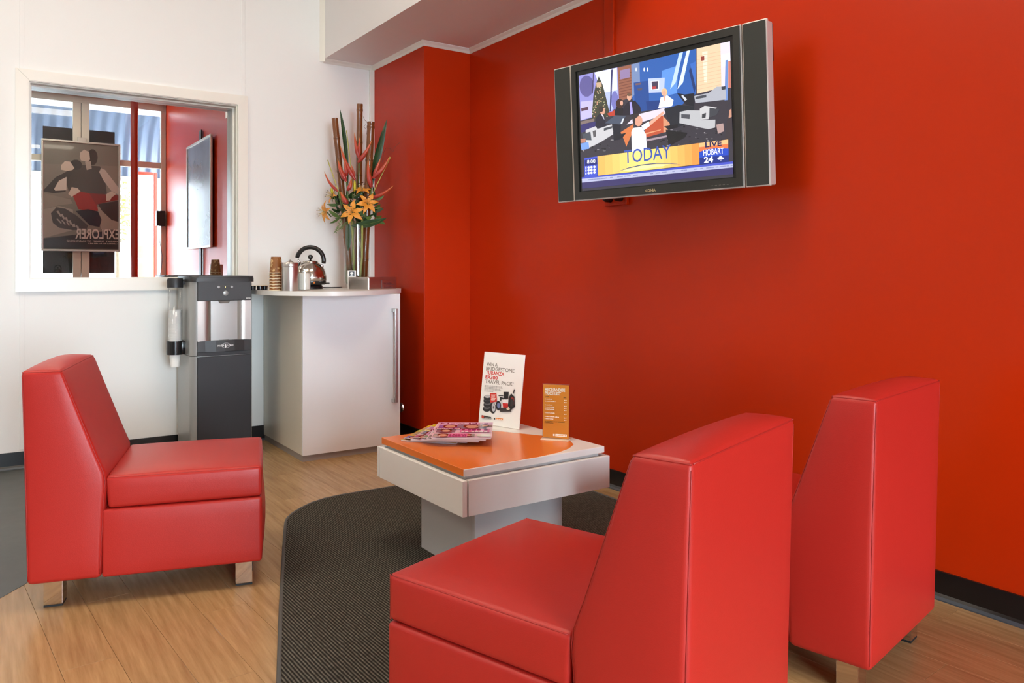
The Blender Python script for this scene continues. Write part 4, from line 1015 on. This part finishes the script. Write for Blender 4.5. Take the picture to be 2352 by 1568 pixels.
pods = [(-.002, 0, 'nearest the cups'), (-.04, .012, 'in the middle of the row'), (.034, .03, 'at the back of the row')]
for k, (dx, dy, w_) in enumerate(pods):
    t = thing('milk_pod', 'small black pot with pale rim beside the water cooler, ' + w_, 'pot', (pdc[0] + dx, pdc[1] + dy, CT), 0, 'small black pots on the counter')
    MB().lathe([(0, 0), (.016, 0), (.0175, .022), (.0165, .026), (0, .024)], 16).build('body', mat('black_gloss_plastic'), t, 40)
    MB().lathe([(.0165, .0245), (.019, .0245), (.019, .027), (.0165, .0275)], 16).build('rim', M_RIM, t, True)

# kettle
kt = thing('electric_kettle', 'domed stainless steel kettle with a black arched handle', 'kettle', on_counter(713, -.30), -YAW)
M_KET = mat('polished_steel', (196, 188, 178), .16, metal=1)
M_KB = mat('black_kettle_plastic', (24, 23, 23), .3)
MB().lathe([(0, 0), (.070, 0), (.074, .004), (.072, .02), (.066, .026), (0, .026)], 32).build('power_base', M_KB, kt, 40)
MB().lathe([(0, .027), (.088, .027), (.092, .032), (.094, .046), (.0935, .05), (0, .05)], 32).build('lower_band', M_KB, kt, 40)
MB().lathe([(.0935, .05), (.0965, .055), (.0960, .075), (.090, .104), (.078, .132), (.060, .153), (.044, .163)], 36).build('body', M_KET, kt, True)
kl = MB().lathe([(.0455, .162), (.046, .166), (.036, .172), (.015, .176), (0, .177)], 32).build('lid', M_KET, kt, True)
MB().lathe([(0, .176), (.006, .176), (.006, .184), (.012, .186), (.0155, .194), (.0145, .203), (.008, .209), (0, .210)], 18).build('knob', M_KB, kl, True)
pts = [(-.001 + .083 * math.cos(math.radians(a)), 0, .173 + .083 * math.sin(math.radians(a))) for a in range(168, -22, -10)]
hd = MB().tube(pts, [.011] + [.0135] * (len(pts) - 2) + [.012], 12).build('handle', M_KB, kt, True)
MB().tube([(-.078, 0, .183), (-.060, 0, .158)], .005, 8).build('handle_post', M_CHROME, hd, True)
MB().tube([(.076, 0, .146), (.064, 0, .136)], .009, 10).build('handle_post', M_CHROME, hd, True)
MB().lathe([(0, 0), (.016, 0), (.013, .01), (0, .012)], 16, Matrix.Translation((-.066, -.01, .143)) @ Matrix.Rotation(-.75, 4, 'Y')).build('spout', M_KB, kt, 40)
MB().box(.085, .117, -.012, .012, .030, .040, .004, Matrix.Rotation(-.0, 4, 'Y')).build('switch_lever', M_KB, kt)
MB().lathe([(0, 0), (.006, 0), (.006, .003), (0, .003)], 12, Matrix.Translation((.045, -.083, .040)) @ Matrix.Rotation(PI / 2, 4, 'X') @ Matrix.Rotation(-.4, 4, 'Y')).build('indicator_lamp', mat('amber_lamp', (226, 130, 60), .3), kt)
MB().tube([(.05, .08, .008), (.10, .12, .006), (.14, .16, .006), (.15, .2, .006)], .0035, 6).build('cord', M_KB, kt, True)

# tea tin
ta_ = math.radians(25)
tn = thing('tea_tin', 'flat silver tin box with small printed text lying on the counter', 'tin', (-.63, -.60, CT), ta_)
M_TIN = mat('silver_tin', (196, 190, 184), .25, metal=.95)
def rpoly(x0, x1, y0, y1, r): return rrect(x0, x1, y0, y1, r, r)
MB().prism(rpoly(0, .272, 0, .165, .014), 0, .054).build('body', M_TIN, tn, 40)
MB().prism(rpoly(-.001, .273, -.001, .166, .015), .0545, .073, bev=.002).build('lid', M_TIN, tn, 40)
PP = Print(.0001); PP.bars((.14, .032), (.218, .032), .007, (110, 50, 52), seed=57)
for k, l_ in enumerate((.10, .07, .09)): PP.bars((.14, .023 - .007 * k), (.14 + l_, .023 - .007 * k), .0042, (120, 60, 62), seed=66)
PP.rect(.115, .125, .001, .053, (120, 96, 96)); PP.build('printed_text', M_PRINT, tn, (0, -.0004, 0))
tg = thing('gift_tag', 'tiny white card with a black tree emblem propped behind the tin', 'card', on_counter(808, -.435), math.radians(-22))
MB().box(-.025, .025, 0, .0012, 0, .114).build('card', mat('white_card'), tg)
PG = Print(.0001); PG.rect(-.016, .016, .078, .108, (24, 24, 24)); PG.ell(0, .097, .010, .007, (236, 236, 232)); PG.rect(-.002, .002, .082, .094, (236, 236, 232)); PG.rect(-.009, .009, .081, .083, (236, 236, 232)); PG.build('emblem', M_PRINT, tg, (0, -.0002, 0))

# chrome stop on the pillar
vl = thing('pillar_tap', 'small round chrome fitting low on the red pillar beside the cabinet', 'fitting', (-PWX, -.425, .19))
RYm = Matrix.Rotation(-PI / 2, 4, 'Y')
MB().lathe([(0, 0), (.032, 0), (.030, .006), (.012, .009), (0, .009)], 20, RYm).build('flange', M_CHROME, vl, 40)
MB().lathe([(0, .008), (.010, .008), (.010, .03), (.020, .036), (.024, .046), (.018, .056), (0, .058)], 20, RYm).build('knob', M_CHROME, vl, True)

# ------------------------------------------------------------------ vase and flowers
VB = on_counter(819, -.28); VB = Vector((VB[0], VB[1], CT)); VD = (VB - CAM).dot(_FW)
va = thing('glass_vase', 'tall clear glass cylinder vase holding the flowers behind the tin', 'vase', VB)
M_VG = thin_glass('vase_glass', (.95, .97, .96), 1.1)
MB().lathe([(0, .0), (.05, 0), (.068, .008), (.0755, .03), (.0765, .06), (.0765, .402), (.0735, .402), (.073, .06), (.066, .03), (.05, .022), (0, .02)], 40).build('glass', M_VG, va, 60)
MB().lathe([(0, .0215), (.048, .0235), (.064, .031), (.0715, .06), (.0715, .15), (0, .15)], 36).build('water', thin_glass('vase_water', (.84, .92, .82), .6), va, 60)
def A(cx, cy, dd=0.0): return at_depth(700 + cx / 5.2273, 220 + cy / 5.2273, VD + dd)
def inside(px, z, dd=0.0):
    p = at_depth(px, 600, VD + dd); return Vector((p.x, p.y, CT + z))
M_BAM = mat('dark_bamboo', (112, 64, 26), .3, noise=(9, .35, (1, 1, .35)), coat=.3)
M_NODE = mat('bamboo_node', (70, 40, 18), .5)
for lbl, top, base, r_, kz_ in (('dark bamboo cane leaning left, the left one of three in the vase', A(360, 272, .0), inside(806, .025, -.028), .0202, .13),
                               ('tallest dark bamboo cane, middle of three in the vase', A(660, 100, .05), inside(822, .025, .038), .0202, .04),
                               ('thick dark bamboo cane, the right one of three in the vase', A(795, 315, -.01), inside(835, .025, -.016), .0245, .035)):
    t = thing('bamboo_cane', lbl, 'bamboo', base, 0, 'bamboo canes in the vase')
    ax = top - base; ln = ax.length; Q = ax.to_track_quat('Z', 'Y').to_matrix().to_4x4()
    prf = [(0, 0), (r_ * .8, 0)]; z_ = 0
    nodes_ = [ln - kz_ - .21 * k for k in range(int((ln - kz_) / .21) + 1)][::-1]
    for nz_ in nodes_: prf += [(r_ * .93, nz_ - .012), (r_ * 1.03, nz_ - .003), (r_ * .97, nz_), (r_ * 1.04, nz_ + .003), (r_ * .95, nz_ + .014)]
    prf = sorted([p for p in prf if 0 <= p[1] < ln - .004], key=lambda p: p[1]) + [(r_ * .98, ln - .003), (r_, ln), (r_ * .7, ln), (r_ * .65, ln - .03), (0, ln - .03)]
    MB().lathe(prf, 18, Q).build('culm', M_BAM, t, 50)
    for nz_ in nodes_:
        if .01 < nz_ < ln: MB().lathe([(r_ * .99, nz_ - .0016), (r_ * 1.055, nz_), (r_ * .99, nz_ + .0016)], 18, Q).build('node_ring', M_NODE, t, True)

def blade(mb, base, tip, wdt, side=None, bend=Vector((0, 0, 0)), n=10, fold=.25, mi=0, peak=.45):
    base, tip = Vector(base), Vector(tip); ax = tip - base
    sd = side if side is not None else ax.cross(_FW).normalized(); nrm = sd.cross(ax).normalized()
    v = []; f = []
    for i in range(n + 1):
        t = i / n; c = base + ax * t + bend * (4 * t * (1 - t))
        wv = wdt * .5 * max(.03, math.sin(PI * min(1, t ** (math.log(.5) / math.log(peak)))) ** .8)
        v += [c - sd * wv + nrm * fold * wv, c, c + sd * wv + nrm * fold * wv]
    for i in range(n):
        for j in range(2): f.append((3 * i + j, 3 * i + j + 1, 3 * i + j + 4, 3 * i + j + 3))
    return mb.add(v, f, mi)
M_LEAF = mat('dark_green_leaf', (36, 66, 30), .35, noise=(20, .25)); M_LEAF2 = mat('mid_green_leaf', (78, 104, 44), .45, noise=(30, .25)); M_PALE = mat('pale_green_stalk', (176, 172, 92), .5)
def single_leaf(lbl, *a, m=M_LEAF, **k):
    b_ = Vector(a[0]); t = thing('long_leaf', lbl, 'leaf', b_, 0, 'long leaves in the vase')
    mb = MB(); blade(mb, Vector((0, 0, 0)), Vector(a[1]) - b_, *a[2:], **k); mb.build('leaf_blade', m, t, True)
    rib = MB().tube([Vector((0, 0, 0)).lerp(Vector(a[1]) - b_, s / 6) + k.get('bend', Vector((0, 0, 0))) * (4 * s / 6 * (1 - s / 6)) for s in range(6)], .0012, 5).build('midrib', M_LEAF2, t, True)
single_leaf('long dark green leaf standing at the right of the bouquet', A(745, 1250, .03), A(985, 280, .06), .046, peak=.5)
single_leaf('dark green leaf rising behind the left bamboo cane', A(520, 1150, .07), A(420, 150, .06), .027, peak=.6, bend=_RT * .012)
single_leaf('broad dark green leaf pointing right at the vase rim', A(560, 1560, -.07), A(985, 1468, -.05), .050, bend=_UP * -.012, side=(_UP * .9 - _FW * .4).normalized(), peak=.45)
single_leaf('broad green leaf hanging inside the vase on its left', A(520, 1500, -.045), inside(800, .235, -.045), .040, peak=.5)
M_STK = M_PALE
for lbl, a_, b_ in (('pale cut stalk leaning left from the bouquet', A(500, 1420, -.05), A(275, 770, -.06)), ('pale cut stalk upright between two bamboo canes', A(590, 1150, .0), A(500, 415, -.0)), ('pale cut stalk leaning right over the red pillar', A(740, 1330, -.03), A(1028, 735, -.04))):
    t = thing('flower_stalk', lbl, 'stalk', a_, 0, 'pale stalks in the bouquet'); d_ = b_ - a_
    MB().tube([Vector((0, 0, 0)), d_ * .5, d_], [.003, .0032, .0036], 8).build('stalk', M_STK, t, True)

# heliconia bracts
def hel_mat():
    m = bpy.data.materials.new('heliconia_red_orange'); m.use_nodes = True
    nt = m.node_tree; b = nt.nodes['Principled BSDF']; at_ = nt.nodes.new('ShaderNodeAttribute'); at_.attribute_name = 'Tip'
    r = nt.nodes.new('ShaderNodeValToRGB'); e = r.color_ramp.elements
    e[0].position = .25; e[0].color = (*lin((162, 52, 42)), 1); e[1].position = 1.0; e[1].color = (*lin((190, 160, 62)), 1)
    x_ = e.new(.7); x_.color = (*lin((198, 84, 46)), 1)
    nt.links.new(at_.outputs['Fac'], r.inputs[0]); nt.links.new(r.outputs[0], b.inputs['Base Color']); b.inputs['Roughness'].default_value = .35
    return m
M_HEL = hel_mat()
def bract(base, tip, wdt, bend, parent, org):
    base = Vector(base) - org; tip = Vector(tip) - org; ax = tip - base; n = 12; k = 7
    sd = ax.cross(_FW).normalized(); out = sd.cross(ax).normalized()
    v = []; f = []; tv_ = []
    for i in range(n + 1):
        t = i / n; c = base + ax * t + sd * bend * math.sin(PI * t)
        w_ = wdt * .5 * (max(0, 1 - t) ** .75) * min(1, .35 + 3.2 * t) + .0006
        for j in range(k):
            an = PI * (j / (k - 1)) * 1.25 - PI * .125
            v.append(c + sd * w_ * math.cos(an) - out * w_ * 1.1 * math.sin(an)); tv_.append(min(1, t * .8 + .35 * abs(math.cos(an)) ** 4))
    for i in range(n):
        for j in range(k - 1): f.append((i * k + j, i * k + j + 1, (i + 1) * k + j + 1, (i + 1) * k + j))
    o = MB().add(v, f).build('bract', M_HEL, parent, True)
    ca = o.data.attributes.new('Tip', 'FLOAT', 'POINT'); ca.data.foreach_set('value', tv_)
    return o
HELS = [('heliconia flower in front of the middle bamboo cane', (640, 1050), [((655, 760), (597, 440), .018, .006), ((650, 730), (660, 500), .015, 0), ((640, 800), (806, 532), .020, -.008)], -.03),
        ('heliconia flower with one long bract crossing the left bamboo cane', (610, 1080), [((605, 1010), (424, 592), .020, .010), ((600, 960), (560, 830), .010, 0)], -.05),
        ('heliconia flower low in front of the left bamboo cane', (530, 1260), [((500, 1030), (395, 752), .022, .008), ((505, 960), (474, 778), .016, 0), ((515, 1140), (560, 985), .020, -.006)], -.055),
        ('heliconia flower at the right with forked bracts', (780, 1240), [((800, 1100), (762, 758), .023, .008), ((830, 970), (908, 755), .018, 0), ((815, 990), (1020, 728), .022, -.012)], -.045),
        ('dark red heliconia bract pointing right over the pillar', (770, 1290), [((790, 1230), (1065, 1078), .018, -.012)], -.02),
        ('short red heliconia bract above the front lily', (510, 1400), [((515, 1300), (428, 1150), .024, .004)], -.07),
        ('slender orange heliconia bract at the far left', (470, 1330), [((400, 1150), (234, 908), .013, .012)], -.06)]
for lbl, st, brs, dd in HELS:
    org = A(st[0], st[1], dd + .02); t = thing('heliconia', lbl, 'flower', org, 0, 'heliconia flowers in the vase')
    MB().tube([Vector((0, 0, -.06)), A(*brs[0][0], dd) - org], .004, 8).build('stem', M_LEAF2, t, True)
    for a_, b_, w_, be in brs: bract(A(*a_, dd), A(*b_, dd - .01), w_ * 1.75, be, t, org)

# lilies
M_LILY = mat('orange_lily_petal', (222, 148, 48), .5, noise=(60, .12)); M_STAM = mat('pale_stamen', (206, 186, 120), .5); M_ANTH = mat('dark_anther', (70, 44, 24), .7)
def lily(lbl, c, dirn, R_, seed, spin=0):
    r = random.Random(seed); t = thing('lily', lbl, 'flower', c, 0, 'orange lilies in the bouquet')
    Q = Vector(dirn).normalized().to_track_quat('Z', 'Y').to_matrix().to_4x4()
    for k in range(6):
        an = spin + k * PI / 3 + r.uniform(-.1, .1); wd_ = (.44 if k % 2 else .36) * R_; curl = r.uniform(.5, .75)
        e = Vector((math.cos(an), math.sin(an), 0)); s = Vector((-math.sin(an), math.cos(an), 0)); v = []; f = []; n = 9
        for i in range(n + 1):
            u_ = i / n; p = e * (R_ * (.06 + .94 * u_)) + Vector((0, 0, R_ * (.62 * u_ - curl * u_ ** 2.4 - .1)))
            w_ = wd_ * .5 * max(.04, math.sin(PI * min(1, .08 + .92 * u_) ** .85))
            v += [Q @ (p - s * w_ + Vector((0, 0, .12 * w_))), Q @ (p - Vector((0, 0, .10 * w_))), Q @ (p + s * w_ + Vector((0, 0, .12 * w_)))]
        for i in range(n):
            for j in range(2): f.append((3 * i + j, 3 * i + j + 1, 3 * i + j + 4, 3 * i + j + 3))
        MB().add(v, f).build('petal', M_LILY, t, True)
    for k in range(6):
        an = k * PI / 3 + .5; tip = Vector((math.cos(an) * R_ * .32, math.sin(an) * R_ * .32, R_ * .62))
        st_ = MB().tube([Q @ Vector((0, 0, -R_ * .05)), Q @ (tip * .55), Q @ tip], .0012, 5).build('stamen', M_STAM, t, True)
        MB().tube([Q @ (tip - Vector((.006, 0, 0))), Q @ (tip + Vector((.006, 0, 0)))], .0022, 6).build('anther', M_ANTH, st_, True)
    MB().tube([Q @ Vector((0, 0, -R_ * .1)), (Q @ Vector((0, 0, -R_ * .5))) + Vector((0, 0, -.03))], .0035, 6).build('stem', M_LEAF2, t, True)
lily('large orange lily facing front at the centre of the bouquet', A(570, 1395, -.105), -_FW * 1 + _UP * .15, .080, 1, .35)
lily('orange lily on the right of the bouquet', A(755, 1290, -.08), -_FW + _RT * .35 + _UP * .25, .074, 2, .1)
lily('orange lily opening upwards above the others', A(690, 1135, -.05), _UP * 1.0 - _FW * .45, .070, 3, .2)
lily('orange lily drooping at the far left of the bouquet', A(250, 1395, -.06), -_RT * .8 - _FW * .6 - _UP * .05, .076, 4, .3)
lily('orange lily half turned away at the upper left', A(335, 1205, -.03), -_RT * .75 - _FW * .35 + _UP * .35, .068, 5, .0)
for lbl, p, q in (('closed yellow green lily bud between the bamboo canes', (600, 1150), (600, 1010)), ('small green lily bud at the left of the bouquet', (330, 1175), (322, 1105))):
    a_ = A(*p, -.05); b_ = A(*q, -.05); t = thing('lily_bud', lbl, 'bud', a_, 0, 'lily buds'); d_ = b_ - a_
    MB().tube([Vector((0, 0, 0)), d_ * .3, d_ * .6, d_ * .85, d_], [.004, .0085, .0085, .006, .002], 10).build('bud', mat('yellow_green_bud', (196, 186, 50), .5), t, True)
    MB().tube([Vector((0, 0, -.05)), Vector((0, 0, 0))], .003, 6).build('stem', M_LEAF2, t, True)
# filler foliage
for s in range(20):
    r = random.Random(100 + s); gi, gj = s % 5, s // 5
    cx, cy = 400 + 105 * gi + r.uniform(-30, 30), 1225 + 82 * gj + r.uniform(-20, 20); c = A(cx, cy, r.uniform(-.075, .05))
    t = thing('foliage_sprig', 'green filler sprig, %s, %s of the bouquet' % (['top row', 'upper middle row', 'lower middle row', 'bottom row'][gj], ['far left', 'left of centre', 'centre', 'right of centre', 'far right'][gi]), 'foliage', c, 0, 'green filler sprigs')
    for k in range(6):
        d_ = Vector((0, 0, 0)) + _RT * r.uniform(-1, 1) + _UP * r.uniform(-.5, .9) - _FW * r.uniform(-.6, .8); d_ = d_.normalized() * r.uniform(.045, .09)
        mb = MB(); blade(mb, Vector((0, 0, 0)), d_, r.uniform(.012, .030), bend=Vector((0, 0, -.006))); mb.build('leaf', r.choice([M_LEAF, M_LEAF, M_LEAF2]), t, True)
for s, (a_, b_) in enumerate((((450, 1480), (370, 1640)), ((520, 1500), (430, 1600)), ((850, 1360), (905, 1340)))):
    r = random.Random(200 + s); p0, p1 = A(*a_, -.08), A(*b_, -.09)
    t = thing('fern_frond', ['fine drooping fern frond left of the vase rim', 'second fine fern frond beside the drooping one', 'curly fine frond at the right edge of the bouquet'][s], 'foliage', p0, 0, 'fine fern fronds')
    d_ = p1 - p0; MB().tube([Vector((0, 0, 0)), d_ * .5 + _UP * .006, d_], .0012, 5).build('rachis', M_LEAF2, t, True)
    mb = MB()
    for k in range(16):
        b0 = d_ * (k / 16); q = (_RT * (1 if k % 2 else -1) * .014 + d_ * .18 + _UP * r.uniform(-.006, .006)); blade(mb, b0, b0 + q, .004, n=4)
    mb.build('leaflets', M_LEAF2, t, True)
for s, (px_, z1, p2, dd, rr_) in enumerate(((812, .03, (560, 1480), -.05, .0055), (826, .03, (690, 1470), -.055, .0075), (829, .03, (640, 1450), .05, .006), (838, .03, (620, 1500), .02, .005), (802, .05, (590, 1500), .03, .005))):
    a_ = inside(px_, z1, dd); b_ = A(*p2, dd); t = thing('green_stalk', ['thin green stalk at the left front inside the vase', 'thickest green stalk at the front inside the vase', 'green stalk at the back of the vase', 'slender green stalk at the right inside the vase', 'slender green stalk at the left back of the vase'][s], 'stalk', a_, 0, 'green stems inside the vase'); d_ = b_ - a_
    MB().tube([Vector((0, 0, 0)), d_ * .4 + _RT * .008, d_], rr_, 8).build('stem', mat('vase_stem_green', (150, 156, 84), .4), t, True)
tw = thing('curly_twig', 'thin curly brown twig beside the right bamboo cane', 'twig', A(760, 560, .03), 0)
o_ = A(760, 560, .03)
MB().tube([A(*p, .03) - o_ for p in ((760, 560), (735, 400), (710, 370), (730, 345), (760, 380), (745, 310), (720, 290), (702, 250))], .0012, 5).build('twig', M_NODE, tw, True)
tw2 = thing('curly_twig', 'thin curly brown twig reaching right over the red pillar', 'twig', A(930, 800, .0), 0); o_ = A(930, 800, 0)
MB().tube([A(*p, 0) - o_ for p in ((930, 800), (945, 680), (975, 625), (1020, 630), (1060, 670), (1085, 610), (1140, 560))], .0011, 5).build('twig', M_NODE, tw2, True)
